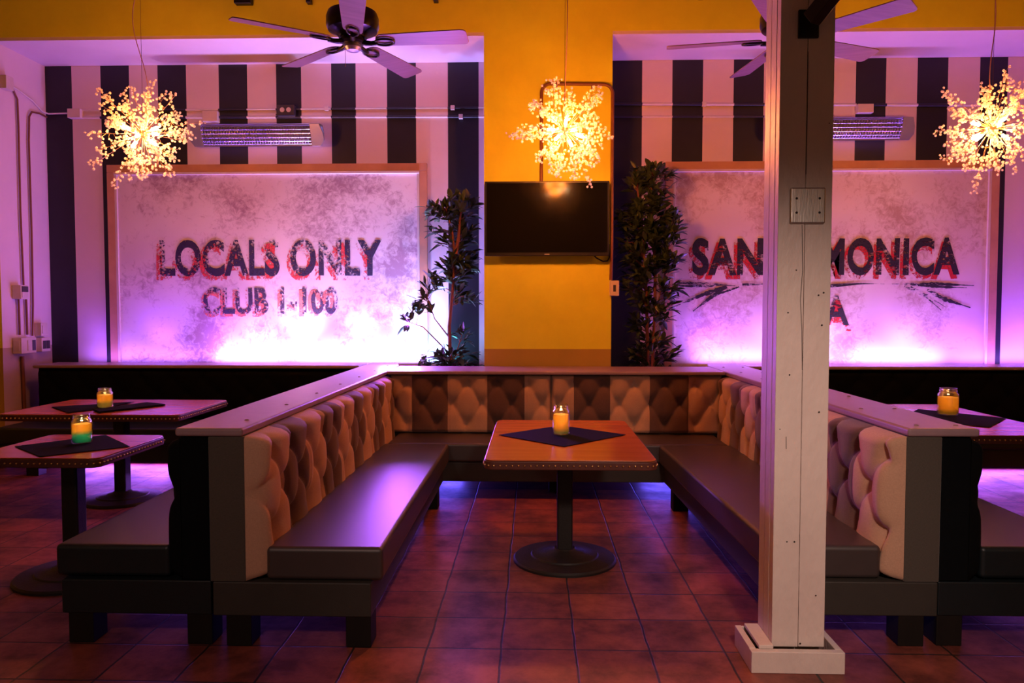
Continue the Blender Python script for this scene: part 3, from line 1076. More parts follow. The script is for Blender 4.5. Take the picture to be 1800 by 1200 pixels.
# candle jars
def jar(loc, R, H, wax, low, zs, label, power):
    j = empty('candle_jar', loc, 0, label, 'candle')
    t = 0.003
    prof = [(0.0, 0.0), (R * 0.86, 0.0), (R * 0.97, 0.006), (R, 0.018), (R, H * 0.70), (R * 0.95, H * 0.78), (R * 0.80, H * 0.845), (R * 0.78, H * 0.87), (R * 0.83, H * 0.885), (R * 0.79, H * 0.905), (R * 0.83, H * 0.925), (R * 0.79, H * 0.95), (R * 0.82, H * 0.985), (R * 0.80, H)]
    inner = [(max(r - t, 0), z + (0.004 if i == 0 else 0)) for i, (r, z) in enumerate(prof)]
    inner[1] = (R * 0.86 - t, 0.005)
    mb = MB()
    mb.lathe(prof + inner[::-1], 40)
    mb.build('glass_jar', M['glass'], j, smooth=50)
    Wr = R - t - 0.001
    mw = translucent_mat('candle_wax', wax, 0.72, 0.4, low, zs)
    top = H * 0.66
    mb = MB()
    mb.lathe([(0.0, 0.007), (Wr * 0.88, 0.007), (Wr, 0.02), (Wr, top), (Wr - 0.004, top + 0.001), (Wr - 0.008, top * 0.72), (Wr * 0.5, top * 0.52), (0.0, top * 0.50)], 36)
    mb.build('wax', mw, j, smooth=50)
    zb = top * 0.50
    MB().tube([(0, 0, zb), (0.001, 0, zb + 0.014)], 0.0012, 6).build('wick', M['wick'], j)
    fl = MB().lathe([(0.0, 0.0), (0.0042, 0.004), (0.0058, 0.010), (0.0046, 0.018), (0.002, 0.027), (0.0, 0.034)], 14, (0, 0, zb + 0.010)).build('flame', M['flame'], j, smooth=True)
    l = light('candle_light', 'POINT', (0, 0, zb + 0.028), (1.0, 0.60, 0.20), power, shadow_soft_size=0.008)
    l.parent = j
    return j


WAX_GLOW = (1.0, 0.74, 0.24)  # candle glow put into the colour of the upper wax
TEAL = (0.03, 0.44, 0.52)
jar((0.163, 4.36, 0.7272), 0.050, 0.178, WAX_GLOW, (0.30, 0.55, 0.42), 0.028, 'tall lit candle jar, amber glow in the wax, on the middle table', 1.1)
jar((-2.494, 3.99, 0.7272), 0.052, 0.160, WAX_GLOW, TEAL, 0.062, 'lit candle jar with teal lower wax on the left table', 1.0)
jar((-3.235, 5.47, 0.7225), 0.056, 0.150, WAX_GLOW, (0.35, 0.42, 0.32), 0.050, 'lit candle jar between two napkins on the back left table', 1.0)
jar((2.905, 5.25, 0.7272), 0.068, 0.188, WAX_GLOW, (0.30, 0.32, 0.12), 0.035, 'lit candle jar on the right table beyond the partition', 1.1)

# ---------------------------------------------------------------- white post
p = empty('timber_post', (1.08, 3.10, 0), 0, 'white painted timber post with a square plinth, right of the middle table', 'post')
ox, oy = 1.08, 3.10
ZT = ZC
MB().box(0.975 - ox, 1.081 - ox, 3.0 - oy, 3.045 - oy, 0.085, ZT).build('face_board', M['post'], p, bevel=0.003)
MB().box(1.083 - ox, 1.188 - ox, 3.002 - oy, 3.047 - oy, 0.085, ZT).build('face_board', M['post'], p, bevel=0.003)
MB().box(0.974 - ox, 1.186 - ox, 3.0475 - oy, 3.112 - oy, 0.0, ZT).build('core_board', M['post'], p, bevel=0.003)
MB().box(0.974 - ox, 1.186 - ox, 3.114 - oy, 3.185 - oy, 0.0, ZT).build('core_board', M['post'], p, bevel=0.003)
mb = MB()
MB().box(0.878 - ox, 1.250 - ox, 2.945 - oy, 2.978 - oy, 0, 0.088).build('plinth_board', M['post'], p, bevel=0.003)
MB().box(0.878 - ox, 0.905 - ox, 2.9785 - oy, 3.196 - oy, 0, 0.090).build('plinth_board', M['post'], p, bevel=0.003)
MB().box(1.223 - ox, 1.250 - ox, 2.9785 - oy, 3.196 - oy, 0, 0.088).build('plinth_board', M['post'], p, bevel=0.003)
MB().box(0.9055 - ox, 1.2225 - ox, 3.186 - oy, 3.196 - oy, 0, 0.088).build('plinth_board', M['post'], p, bevel=0.003)
MB().box(0.915 - ox, 0.9735 - ox, 2.972 - oy, 3.185 - oy, 0.0885, 0.104).build('plinth_ledge', M['post'], p, bevel=0.003)
MB().box(0.9055 - ox, 1.2225 - ox, 2.979 - oy, 2.9995 - oy, 0.02, 0.075).build('plinth_filler', M['crack'], p)
rnd = random.Random(5)
for (x, z) in [(1.02, 1.45), (1.16, 1.53), (1.14, 1.52), (1.155, 1.40), (1.03, 1.20), (1.15, 1.05), (0.995, 0.98), (1.03, 0.52), (1.06, 0.52), (1.15, 0.30), (1.09, 0.10), (1.17, 2.2), (1.05, 1.62)]:
    kn = MB().lathe([(0.0, 0.0), (rnd.uniform(0.0022, 0.004), 0.0), (0.001, 0.0008)], 8).build('knot', M['crack'], p)
    kn.location = (x - ox, 2.9995 - oy, z)
    kn.rotation_euler = (PI / 2, 0, 0)
for pts in ([(1.082, 2.48), (1.0835, 2.3), (1.082, 2.0)], [(1.07, 1.80), (1.075, 1.62), (1.068, 1.50), (1.076, 1.38), (1.080, 1.22)], [(1.02, 0.95), (1.021, 0.9)]):
    vs = []
    for (x, z) in pts:
        vs += [(x - 0.0011 - ox, 2.9990 - oy, z), (x + 0.0011 - ox, 2.9990 - oy, z)]
    MB().add(vs, [(2 * i, 2 * i + 1, 2 * i + 3, 2 * i + 2) for i in range(len(pts) - 1)]).build('crack', M['crack'], p)

t = empty('cover_plate', (1.088, 2.999, 1.875), 0, 'square brushed steel cover plate screwed to the white post', 'cover plate')
MB().box(-0.069, 0.069, -0.012, 0.0, -0.071, 0.071).build('plate', M['steel'], t, bevel=0.006)
for sx in (-1, 1):
    for sz in (-1, 1):
        MB().ball((sx * 0.045, -0.012, sz * 0.028), 0.005, 8, 5, 0, (1, 0.5, 1)).build('screw', M['iron'], t)
# steel brace from the post up towards the ceiling on the camera's side
t = empty('steel_brace', (1.07, 3.0, 2.55), 0, 'black steel brace rising from the top of the white post', 'brace')
mb = MB()
a, c = Vector((0.0, -0.062, 0.03)), Vector((0.62, -1.05, 0.88))
d = (c - a).normalized()
s = d.cross(Vector((0, 0, 1))).normalized()
u = s.cross(d)
vs = []
for q in (a, c):
    for (k, l) in ((-1, -1), (1, -1), (1, 1), (-1, 1)):
        vs.append(q + s * 0.025 * k + u * 0.03 * l)
mb.add(vs, [(3, 2, 1, 0), (4, 5, 6, 7), (0, 1, 5, 4), (1, 2, 6, 5), (2, 3, 7, 6), (3, 0, 4, 7)])
mb.build('bar', M['black_metal'], t, bevel=0.003)
MB().box(-0.03, 0.05, -0.012, -0.0005, -0.02, 0.09).build('mounting_plate', M['black_metal'], t, bevel=0.003)
MB().tube([c, (c.x, c.y, ZC - 2.55)], 0.02, 8).build('hanger_rod', M['black_metal'], t)

# ---------------------------------------------------------------- television
t = empty('television', (0.117, 6.60, 1.94), 0, 'black flat television on the mustard pier under the middle chandelier', 'television')
MB().box(-0.548, 0.548, -0.03, 0.02, 0.0, 0.655).build('case', M['tv_case'], t, bevel=0.006)
MB().box(-0.532, 0.532, -0.0325, -0.0302, 0.030, 0.640).build('screen', M['tv_glass'], t)
MB().box(-0.022, 0.022, -0.0322, -0.0302, 0.010, 0.017).build('badge', M['tv_mark'], t)
MB().box(-0.2, 0.2, 0.0205, 0.079, 0.15, 0.5).build('wall_mount', M['black_metal'], t)
o = MB().tube([(0.52, 6.64, 1.965), (0.56, 6.645, 1.925), (0.62, 6.65, 1.895), (0.66, 6.655, 1.90), (0.675, 6.66, 1.93), (0.672, 6.665, 2.05)], 0.006, 8).build('television_cable', M['black_metal'], smooth=True)
tag(o, 'black cable looping out from under the television', 'cable')

# conduits
def arc(c, r, a0, a1, ax='xz', n=7):
    out = []
    for i in range(n + 1):
        a = math.radians(a0 + (a1 - a0) * i / n)
        out.append((c[0] + r * math.cos(a), c[1], c[2] + r * math.sin(a)))
    return out


yb = 6.655
path = [(0.068, yb, 2.598)] + arc((0.148, yb, 3.385), 0.08, 180, 90) + arc((0.616, yb, 3.375), 0.08, 90, 0) + [(0.696, yb, 2.0), (0.69, yb, 1.73)]
o = empty('wall_conduit', (0, 0, 0), 0, 'brown conduit hoop over the television on the mustard pier', 'conduit')
MB().tube(path, 0.015, 10).build('pipe', M['pipe_brown'], o, smooth=60)
for (x, z) in ((0.2, 3.44), (0.52, 3.44)):
    MB().box(x - 0.012, x + 0.012, 6.645, 6.679, z - 0.02, z + 0.005).build('strap', M['pipe_brown'], o)
t = empty('outlet_box', (0.72, 6.65, 1.655), 0, 'pale outlet box on the right edge of the mustard pier', 'outlet')
MB().box(-0.04, 0.04, -0.03, 0.029, -0.068, 0.068).build('box', M['box_white'], t, bevel=0.005)
MB().box(-0.012, 0.012, -0.032, -0.0302, -0.03, 0.03).build('receptacle', M['plate_dark'], t)


def run(name, label, paths, mats, straps=(), group=None):
    o = empty(name, (0, 0, 0), 0, label, 'conduit', group)
    for (pth, r, m) in paths:
        MB().tube(pth, r, 10).build('pipe', m, o, smooth=60)
    for (x, z) in straps:
        MB().box(x - 0.02, x + 0.02, 7.345, YB, z - 0.022, z + 0.022).build('strap', M['pipe_white'], o, bevel=0.003)
    return o


def split_by_stripe(x0, x1, z, darks, r=0.011, y=7.362, dz=0.0):
    """one straight pipe painted with the stripes it crosses"""
    xs = sorted(set([x0, x1] + [v for d in darks for v in d if x0 < v < x1]))
    out = []
    for a, c in zip(xs[:-1], xs[1:]):
        mid = (a + c) / 2
        dk = any(d[0] <= mid <= d[1] for d in darks)
        za = z + dz * (a - x0) / (x1 - x0)
        zc = z + dz * (c - x0) / (x1 - x0)
        out.append(([(a, y, za), (c, y, zc)], r, M['pipe_dark'] if dk else M['pipe_white']))
    return out


DL = [(-4.90, -4.63), (-4.335, -4.045), (-3.755, -3.467), (-3.138, -2.852), (-2.561, -2.31), (-2.009, -1.765), (-1.454, -1.166), (-0.85, -0.545)]
DR = [(0.70, 1.06), (1.354, 1.652), (1.949, 2.241), (2.535, 2.83), (3.127, 3.416), (3.715, 4.007), (4.31, 4.574)]
run('wall_conduit', 'upper striped conduit across the wall above the LOCALS ONLY board', split_by_stripe(-4.55, -0.47, 3.452, DL, 0.010), None, [(-0.80, 3.452), (-2.05, 3.452)])
run('wall_conduit', 'lower striped conduit across the wall above the LOCALS ONLY board', split_by_stripe(-4.60, -0.47, 3.385, DL, 0.013, dz=-0.02), None, [(-0.72, 3.366)])
run('wall_conduit', 'upper striped conduit across the wall above the SANTA MONICA board', split_by_stripe(0.71, 5.1, 3.478, DR, 0.014, dz=-0.05), None, [(1.66, 3.468), (2.3, 3.462)])
run('wall_conduit', 'short lower conduit right of the tall plant on the striped wall', split_by_stripe(0.71, 2.3, 3.355, DR, 0.010, dz=-0.01), None)
# conduits down the left return wall of the alcove
XW = XL + 0.02
o = run('wall_conduit', 'conduit bending down the left wall to the lower switch box', [([(XW, 7.36, 3.392), (XW, 7.25, 3.40), (XW, 7.14, 3.385), (XW, 7.10, 3.33), (XW, 7.085, 3.1), (XW, 7.09, 2.2), (XW, 7.08, 1.5), (XW, 7.06, 1.21)], 0.009, M['pipe_brown'])], None)
o = run('wall_conduit', 'conduit dropping down the left wall into the upper switch box', [([(XW, 6.80, 3.535), (XW, 6.88, 3.53), (XW, 6.94, 3.45), (XW, 6.945, 3.2), (XW, 6.94, 2.4), (XW, 6.955, 1.70)], 0.009, M['pipe_brown'])], None)
o = run('wall_conduit', 'thin cable sloping across the left wall into the corner', [([(XW, 6.80, 3.56), (XW, 6.98, 3.54), (XW, 7.15, 3.50), (XW, 7.30, 3.43), (XW + 0.02, 7.36, 3.425), (-4.60, 7.362, 3.43)], 0.008, M['pipe_white'])], None)
for (y0, ya, za, zb_, lb_) in ((0, 6.88, 1.565, 1.225, 'left pipe between the two switch boxes'), (0, 6.985, 1.565, 1.225, 'right pipe between the two switch boxes')):
    run('wall_conduit', lb_ + ' on the left wall', [([(XW, ya, za), (XW, ya + 0.005, zb_)], 0.010, M['pipe_brown'])], None, group=None)
run('wall_conduit', 'pipe below the switch boxes at the bench end', [([(XW, 6.91, 1.02), (XW, 6.92, 0.5), (XW, 6.92, 0.02)], 0.016, M['pipe_brown'])], None)


def wall_box(loc, sx, sy, sz, label, name='junction_box', cat='junction box', plates=()):
    t = empty(name, loc, 0, label, cat)
    MB().box(-sx, sx, -sy, sy, -sz, sz).build('box', M['box_white'], t, bevel=0.004)
    for (kind, a, c, d, e, m) in plates:
        if kind == 'x':
            MB().box(sx, sx + 0.006, a, c, d, e).build('cover', m, t, bevel=0.001)
        else:
            MB().box(a, c, -sy - 0.006, -sy, d, e).build('cover', m, t, bevel=0.001)
    return t


wall_box((-4.855, 6.87, 1.63), 0.043, 0.052, 0.065, 'upper switch box on the left wall', 'switch_box', 'switch', [('x', -0.04, 0.045, -0.05, 0.0, M['box_white']), ('x', -0.04, 0.045, 0.002, 0.055, M['plate_dark'])])
wall_box((-4.855, 6.91, 1.125), 0.043, 0.105, 0.075, 'wide double switch box where the left wall pipes end', 'switch_box', 'switch', [('x', -0.02, 0.04, -0.05, 0.05, M['box_white']), ('x', 0.045, 0.09, -0.05, 0.05, M['plate_dark']), ('y', -0.03, 0.03, -0.05, 0.05, M['box_white'])])
wall_box((-4.865, 7.17, 1.27), 0.033, 0.05, 0.065, 'small switch box near the corner, above the outlet', 'switch_box', 'switch', [('x', -0.035, 0.035, -0.04, 0.04, M['box_white'])])
wall_box((-4.865, 7.19, 1.12), 0.033, 0.065, 0.068, 'outlet box near the corner, below the small switch', 'outlet_box', 'outlet', [('x', -0.05, -0.005, -0.04, 0.04, M['plate_dark']), ('x', 0.005, 0.05, -0.04, 0.04, M['plate_dark'])])
wall_box((-4.86, 6.77, 3.55), 0.035, 0.05, 0.06, 'junction box at the top left where two cables part')
wall_box((-4.575, 7.345, 3.418), 0.065, 0.034, 0.045, 'junction box at the left end of the striped conduits')
wall_box((-3.205, 7.345, 3.378), 0.075, 0.034, 0.052, 'junction box over the left heater by the first chandelier')
wall_box((3.198, 7.345, 3.405), 0.075, 0.034, 0.042, 'junction box over the right heater beyond the post')
t = empty('power_outlet', (-2.445, 7.33, 3.43), 0, 'black box with two round sockets above the left heater', 'outlet')
MB().box(-0.085, 0.085, -0.03, 0.049, -0.055, 0.05).build('box', M['plate_dark'], t, bevel=0.005)
for sx in (-0.032, 0.032):
    o = MB().lathe([(0.0, 0.0), (0.024, 0.0), (0.022, 0.005), (0.0, 0.005)], 16).build('socket', M['box_white'], t)
    o.location = (sx, -0.030, 0.0)
    o.rotation_euler = (PI / 2, 0, 0)
MB().box(-0.09, 0.09, -0.05, -0.0305, -0.055, -0.045).build('drip_lip', M['plate_dark'], t)


# heaters
def heater(x0, x1, z, label):
    t = empty('infrared_heater', ((x0 + x1) / 2, 7.24, z), 0, label, 'heater')
    t.rotation_euler = (0, 0, 0)
    w = (x1 - x0) / 2
    # trough shaped housing, open towards the room and tilted down
    tilt = math.radians(22)
    mb = MB()
    prof = [(-0.10, -0.105), (-0.09, -0.085), (0.01, -0.06), (0.035, 0.0), (0.01, 0.06), (-0.09, 0.085), (-0.10, 0.105), (-0.085, 0.105), (0.03, 0.072), (0.055, 0.0), (0.03, -0.072), (-0.085, -0.105)]
    vs = []
    for sx, k in ((-w, 1.0), (w, 1.0)):
        for (yy, zz) in prof:
            vs.append((sx, yy, zz))
    n = len(prof)
    fs = [(i, (i + 1) % n, n + (i + 1) % n, n + i) for i in range(n)]
    fs += [tuple(range(n - 1, -1, -1)), tuple(range(n, 2 * n))]
    mb.add(vs, fs)
    h = mb.build('housing', M['heater_shell'], t, rot=(tilt, 0, 0))
    for sgn in (-1, 1):
        mb = MB()
        e = w - 0.09
        pts = [(sgn * e, -0.105), (sgn * w, -0.105), (sgn * (w + 0.035), 0.02 - 0.07), (sgn * (w + 0.03), 0.02), (sgn * w, 0.105), (sgn * e, 0.105)]
        vs = [(x_, -0.106, z_) for (x_, z_) in pts] + [(x_, -0.088, z_) for (x_, z_) in pts]
        m_ = len(pts)
        mb.add(vs, [tuple(range(m_)), tuple(range(2 * m_ - 1, m_ - 1, -1))] + [(i, (i + 1) % m_, m_ + (i + 1) % m_, m_ + i) for i in range(m_)])
        mb.build('end_cap', M['heater_shell'], t, rot=(tilt, 0, 0), bevel=0.002)
    mb = MB()
    ne = int((2 * w - 0.2) / 0.026)
    for i in range(ne + 1):
        x = -w + 0.10 + i * 0.026
        mb.tube([(x, -0.100, -0.085), (x + 0.012, -0.118, -0.04), (x, -0.122, 0.0), (x + 0.012, -0.118, 0.04), (x, -0.100, 0.085)], 0.0022, 5)
        mb.tube([(x + 0.013, -0.100, -0.085), (x + 0.001, -0.118, -0.04), (x + 0.013, -0.122, 0.0), (x + 0.001, -0.118, 0.04), (x + 0.013, -0.100, 0.085)], 0.0022, 5)
    for zz, yy in ((-0.085, -0.100), (-0.055, -0.114), (-0.02, -0.121), (0.02, -0.121), (0.055, -0.114), (0.085, -0.100)):
        mb.tube([(-w + 0.09, yy, zz), (w - 0.09, yy, zz)], 0.003, 6)
    mb.build('grille', M['heater_grid'], t, rot=(tilt, 0, 0))
    mb = MB()
    mb.tube([(-w + 0.09, -0.03, 0.0), (w - 0.09, -0.03, 0.0)], 0.012, 10)
    mb.build('heating_tube', M['heater_grid'], t, rot=(tilt, 0, 0), smooth=60)
    for sx in (-0.45, 0.45):
        MB().box(sx - 0.02, sx + 0.02, 0.04, 0.139, -0.02, 0.02).build('bracket', M['black_metal'], t)
    return t


heater(-3.30, -2.06, 3.185, 'long infrared heater with wire grille above the LOCALS ONLY board')
heater(2.32, 3.55, 3.205, 'infrared heater half hidden behind the white post')


# ---------------------------------------------------------------- ceiling fans
def rot2(x, y, a):
    return (x * math.cos(a) - y * math.sin(a), x * math.sin(a) + y * math.cos(a))


def fan(loc, a0, label):
    f = empty('ceiling_fan', loc, 0, label, 'fan')          # origin at the ceiling
    top = ZC - loc[2]
    MB().lathe([(0.0, top), (0.075, top), (0.07, top - 0.05), (0.02, top - 0.075), (0.0, top - 0.075)], 24).build('canopy', M['fan_metal'], f, smooth=40)
    MB().tube([(0, 0, top - 0.07), (0, 0, 0.20)], 0.013, 10).build('downrod', M['fan_metal'], f, smooth=60)
    MB().lathe([(0.0, 0.23), (0.05, 0.23), (0.10, 0.215), (0.175, 0.185), (0.188, 0.15), (0.188, 0.09), (0.175, 0.06), (0.12, 0.035), (0.10, 0.01), (0.0, 0.01)], 40).build('motor_housing', M['fan_metal'], f, smooth=40)
    MB().lathe([(0.0, 0.009), (0.085, 0.009), (0.09, -0.02), (0.075, -0.035), (0.0, -0.035)], 32).build('flywheel', M['fan_metal'], f, smooth=40)
    MB().lathe([(0.0, -0.036), (0.055, -0.036), (0.06, -0.06), (0.045, -0.082), (0.0, -0.09)], 28).build('switch_housing', M['heater_shell'], f, smooth=40)
    MB().tube([(-0.05, -0.02, -0.07), (-0.05, -0.02, -0.20)], 0.0018, 6).build('pull_chain', M['brass'], f)
    for k in range(5):
        a = a0 + k * 2 * PI / 5
        # blade with a rounded root and clipped rounded tip, pitched 12 degrees
        out = []
        for i in range(9):
            q = PI / 2 + PI * i / 8
            out.append((0.23 + 0.06 * math.cos(q), 0.070 * math.sin(q)))
        out += [(0.55, -0.083), (0.80, -0.090), (0.825, -0.084), (0.84, -0.065), (0.84, 0.060), (0.83, 0.080), (0.81, 0.088), (0.55, 0.080)]
        pitch = math.radians(-12)
        vs = []
        for dz in (-0.004, 0.004):
            for (x, y) in out:
                y2, z2 = y * math.cos(pitch) - dz * math.sin(pitch), y * math.sin(pitch) + dz * math.cos(pitch)
                X, Y_ = rot2(x, y2, a)
                vs.append((X, Y_, z2 - 0.012))
        n = len(out)
        mb = MB().add(vs, [tuple(range(n - 1, -1, -1)), tuple(range(n, 2 * n))] + [(i, (i + 1) % n, n + (i + 1) % n, n + i) for i in range(n)])
        bl = mb.build('blade', M['blade'], f, bevel=0.002, seg=2)
        mb = MB()

        def tr(x, y, z):
            X, Y_ = rot2(x, y, a)
            return (X, Y_, z)
        mb.tube([tr(0.06, 0, -0.012), tr(0.10, 0, -0.030), tr(0.14, 0.0, -0.034), tr(0.18, 0, -0.030)], [0.024, 0.020, 0.018, 0.018], 8)
        ring = [tr(0.235 + 0.070 * math.cos(q), 0.040 * math.sin(q), -0.028 - 0.040 * math.sin(q) * 0.21) for q in [2 * PI * i / 20 for i in range(21)]]
        mb.tube(ring, 0.0085, 8, caps=False)
        mb.build('blade_iron', M['fan_metal'], bl, smooth=60)
    return f


fan((-1.31, 5.4, 3.415), math.radians(283.6), 'five-blade ceiling fan before the LOCALS ONLY board, blades lit purple')
fan((1.80, 5.4, 3.395), math.radians(242), 'five-blade ceiling fan partly hidden behind the white post')


# ---------------------------------------------------------------- dandelion chandeliers
def chandelier():
    rnd = random.Random(11)
    c = empty('dandelion_chandelier', (0, 0, 0), 0, None, 'chandelier', None)
    top = ZC
    z0 = 2.752
    MB().lathe([(0.0, top - z0), (0.06, top - z0), (0.055, top - z0 - 0.03), (0.0, top - z0 - 0.03)], 20).build('canopy', M['fan_metal'], c, smooth=40)
    MB().tube([(0, 0, 0.03), (0.002, 0, top - z0 - 0.03)], 0.0015, 5).build('hanging_wire', M['hair_wire'], c)
    pth = []
    for i in range(40):
        t = i / 39
        zz = 0.05 + t * (top - z0 - 0.08)
        amp = 0.045 * math.sin(PI * t) + 0.012
        pth.append((amp * math.sin(3.1 * t * PI + 0.6) + 0.012, amp * math.cos(2.3 * t * PI) * 0.5, zz))
    MB().tube(pth, 0.0035, 6).build('flex_cord', M['cord'], c, smooth=60)
    mb = MB().ball((0, 0, 0), 0.032, 16, 10)
    mb.build('hub', M['wire'], c, smooth=True)
    # six small bulbs part-way out on their own arms
    bulb_dirs = [Vector(v).normalized() for v in ((1, -0.35, 0.25), (-1, -0.3, 0.30), (0.15, -0.95, -0.35), (0.3, 0.9, 0.2), (0.75, -0.2, -0.6), (-0.7, 0.3, -0.55))]
    for d in bulb_dirs:
        bb = MB()
        p0, p1 = d * 0.085, d * 0.150
        bb.tube([p0, p0.lerp(p1, 0.1), p0.lerp(p1, 0.85), p1], [0.006, 0.011, 0.011, 0.004], 10)
        o = bb.build('bulb', M['bulb'], c, smooth=True)
        MB().tube([d * 0.03, d * 0.084], 0.007, 8).build('bulb_socket', M['wire'], o)
    # sprays of wire carrying crystal beads
    ns = 60
    ga = PI * (3 - math.sqrt(5))
    for i in range(ns):
        zz = 1 - 2 * (i + 0.5) / ns
        rr = math.sqrt(1 - zz * zz)
        d = Vector((rr * math.cos(ga * i), rr * math.sin(ga * i), zz))
        d = (d + Vector((rnd.uniform(-1, 1), rnd.uniform(-1, 1), rnd.uniform(-1, 1))) * 0.22).normalized()
        clump = noise.noise(d * 1.6 + Vector((4.2, 0.3, 1.1)))
        Ln = 0.30 + 0.15 * clump + rnd.uniform(-0.07, 0.085)
        side = d.orthogonal().normalized()
        bend = (side * rnd.uniform(-1, 1) + d.cross(side) * rnd.uniform(-1, 1)) * 0.05
        axis = [d * 0.03, d * Ln * 0.5 + bend * 0.3, d * Ln * 0.8 + bend * 0.7, d * Ln + bend]
        w = bd = MB()
        w.tube(axis, 0.0013, 4, 1, caps=False)
        bd.ball(axis[-1], rnd.uniform(0.0075, 0.0095), 8, 6)
        nb = rnd.randint(13, 18)
        for k in range(nb):
            t = 0.40 + 0.60 * (k + rnd.random() * 0.8) / nb
            s = t * 3
            q = min(int(s), 2)
            p_ = axis[q].lerp(axis[q + 1], s - q)
            dv = (d * rnd.uniform(0.2, 0.9) + Vector((rnd.uniform(-1, 1), rnd.uniform(-1, 1), rnd.uniform(-1, 1)))).normalized()
            e = p_ + dv * rnd.uniform(0.018, 0.048)
            w.tube([p_, p_.lerp(e, 0.55) + d * 0.004, e], 0.0010, 3, 1, caps=False)
            bd.ball(e, rnd.uniform(0.0072, 0.0100), 7, 5)
        w.build('crystal_spray', [M['bead'], M['wire']], c, smooth=True)
    return c


CHZ = 2.752
CH = ((-2.865, 5.4, CHZ), (0.222, 5.4, CHZ), (3.245, 5.4, CHZ))
CL = ('glowing crystal dandelion chandelier before the left striped wall', 'glowing crystal dandelion chandelier hanging above the television', 'glowing crystal dandelion chandelier cut by the right edge')
ch = chandelier()
ch.location = CH[0]
ch['label'] = CL[0]
ch['group'] = 'dandelion chandeliers'
dup(ch, CH[1], math.radians(75), CL[1], 'dandelion chandeliers')
dup(ch, CH[2], math.radians(200), CL[2], 'dandelion chandeliers')
for c, p in zip(CH, (86, 165, 92)):
    light('chandelier_glow', 'POINT', c, WARM, p, shadow_soft_size=0.10)

# black clips along the header, at the top edge of the view
for k, (x, w, lab) in enumerate(((-2.59, 0.075, 'wide black clip on the header left of the fan'), (-2.0, 0.02, 'small black clip on the header just left of the fan hub'), (-0.868, 0.02, 'small black clip on the header right of the fan'), (1.466, 0.02, 'small black clip on the header left of the white post'), (3.608, 0.03, 'small black clip on the header left of the right chandelier cord'))):
    t = empty('cable_clip', (x, 6.66, 4.185), 0, lab, 'clip')
    MB().box(-w, w, -0.05, 0.019, 0.0, 0.05).build('clamp', M['black_metal'], t, bevel=0.003)
    MB().tube([(0, -0.02, 0.05), (0, -0.02, ZC - 4.185)], 0.006, 6).build('rod', M['black_metal'], t)


# ---------------------------------------------------------------- potted plants
def plant(loc, stems, clusters, label, seed, leaf=0.125):
    rnd = random.Random(seed)
    p = empty('potted_plant', loc, 0, label, 'plant')
    MB().lathe([(0.0, 0.0), (0.13, 0.0), (0.17, 0.30), (0.185, 0.31), (0.185, 0.34), (0.165, 0.34), (0.155, 0.29), (0.0, 0.29)], 32).build('pot', M['pot'], p, smooth=40)
    MB().lathe([(0.0, 0.291), (0.154, 0.291), (0.10, 0.305), (0.0, 0.31)], 24).build('soil', M['soil'], p, smooth=True)
    for si, pts in enumerate(stems):
        n = len(pts)
        r0 = 0.020 if si < 2 else 0.007
        MB().tube(pts, [r0 * (1 - 0.55 * i / (n - 1)) for i in range(n)], 8).build('stem', M['bark'], p, smooth=60)
    lf = MB()
    allp = [Vector(q) for s in stems for q in s]
    # denser sampling of stems, for twigs to spring from
    samp = []
    for s in stems:
        for a, b_ in zip(s[:-1], s[1:]):
            for i in range(8):
                samp.append(Vector(a).lerp(Vector(b_), i / 8))

    def one_leaf(base, d, L):
        d = d.normalized()
        s = d.cross(Vector((rnd.uniform(-0.6, 0.6), rnd.uniform(-0.6, 0.6), 1))).normalized()
        u = s.cross(d)
        W = L * rnd.uniform(0.15, 0.20)
        droop = rnd.uniform(0.05, 0.30)
        vs = []
        for (t, w) in ((0.0, 0.06), (0.22, 0.72), (0.5, 1.0), (0.78, 0.66), (1.0, 0.03)):
            c = base + d * L * t - Vector((0, 0, 1)) * L * droop * t * t
            vs += [c - s * W * w + u * W * 0.30 * w, c, c + s * W * w + u * W * 0.30 * w]
        fs = []
        for i in range(4):
            fs += [(3 * i, 3 * i + 1, 3 * i + 4, 3 * i + 3), (3 * i + 1, 3 * i + 2, 3 * i + 5, 3 * i + 4)]
        lf.add(vs, fs)
    for (cx, cy, cz, rx, ry, rz, cnt) in clusters:
        for _ in range(int(cnt * 1.35)):
            while True:
                v = Vector((rnd.uniform(-1, 1), rnd.uniform(-1, 1), rnd.uniform(-1, 1)))
                if v.length <= 1: break
            tip = Vector((cx + v.x * rx, cy + v.y * ry, cz + v.z * rz))
            near = min(samp, key=lambda q: (q - tip - Vector((0, 0, -0.06))).length)
            out = (tip - near)
            if out.length < 0.03: out = Vector((v.x, v.y, 0.4))
            lf.tube([near, near.lerp(tip, 0.55) + Vector((0, 0, 0.02)), tip], [0.003, 0.0022, 0.0015], 4, 1, caps=False)
            od = (out.normalized() + Vector((0, 0, 0.25))).normalized()
            for q in range(rnd.randint(4, 6)):
                dd = od + Vector((rnd.uniform(-1, 1), rnd.uniform(-1, 1), rnd.uniform(-0.8, 0.8))) * 0.95
                one_leaf(tip - od * rnd.uniform(0, 0.07), dd, leaf * rnd.uniform(0.7, 1.15))
    # twigs keep clear of the wall behind
    lim = YB - 0.05 - loc[1]
    side = -1 if loc[0] < 0 else 1
    edge = (XPL - 0.02 if side < 0 else XPR + 0.02) - loc[0]
    for mb_ in (lf,):
        mb_.v = [(min(x, edge) if side < 0 else max(x, edge), min(y, lim), z) for (x, y, z) in mb_.v]
    lf.build('foliage', [M['leaf'], M['bark']], p, smooth=True)
    return p


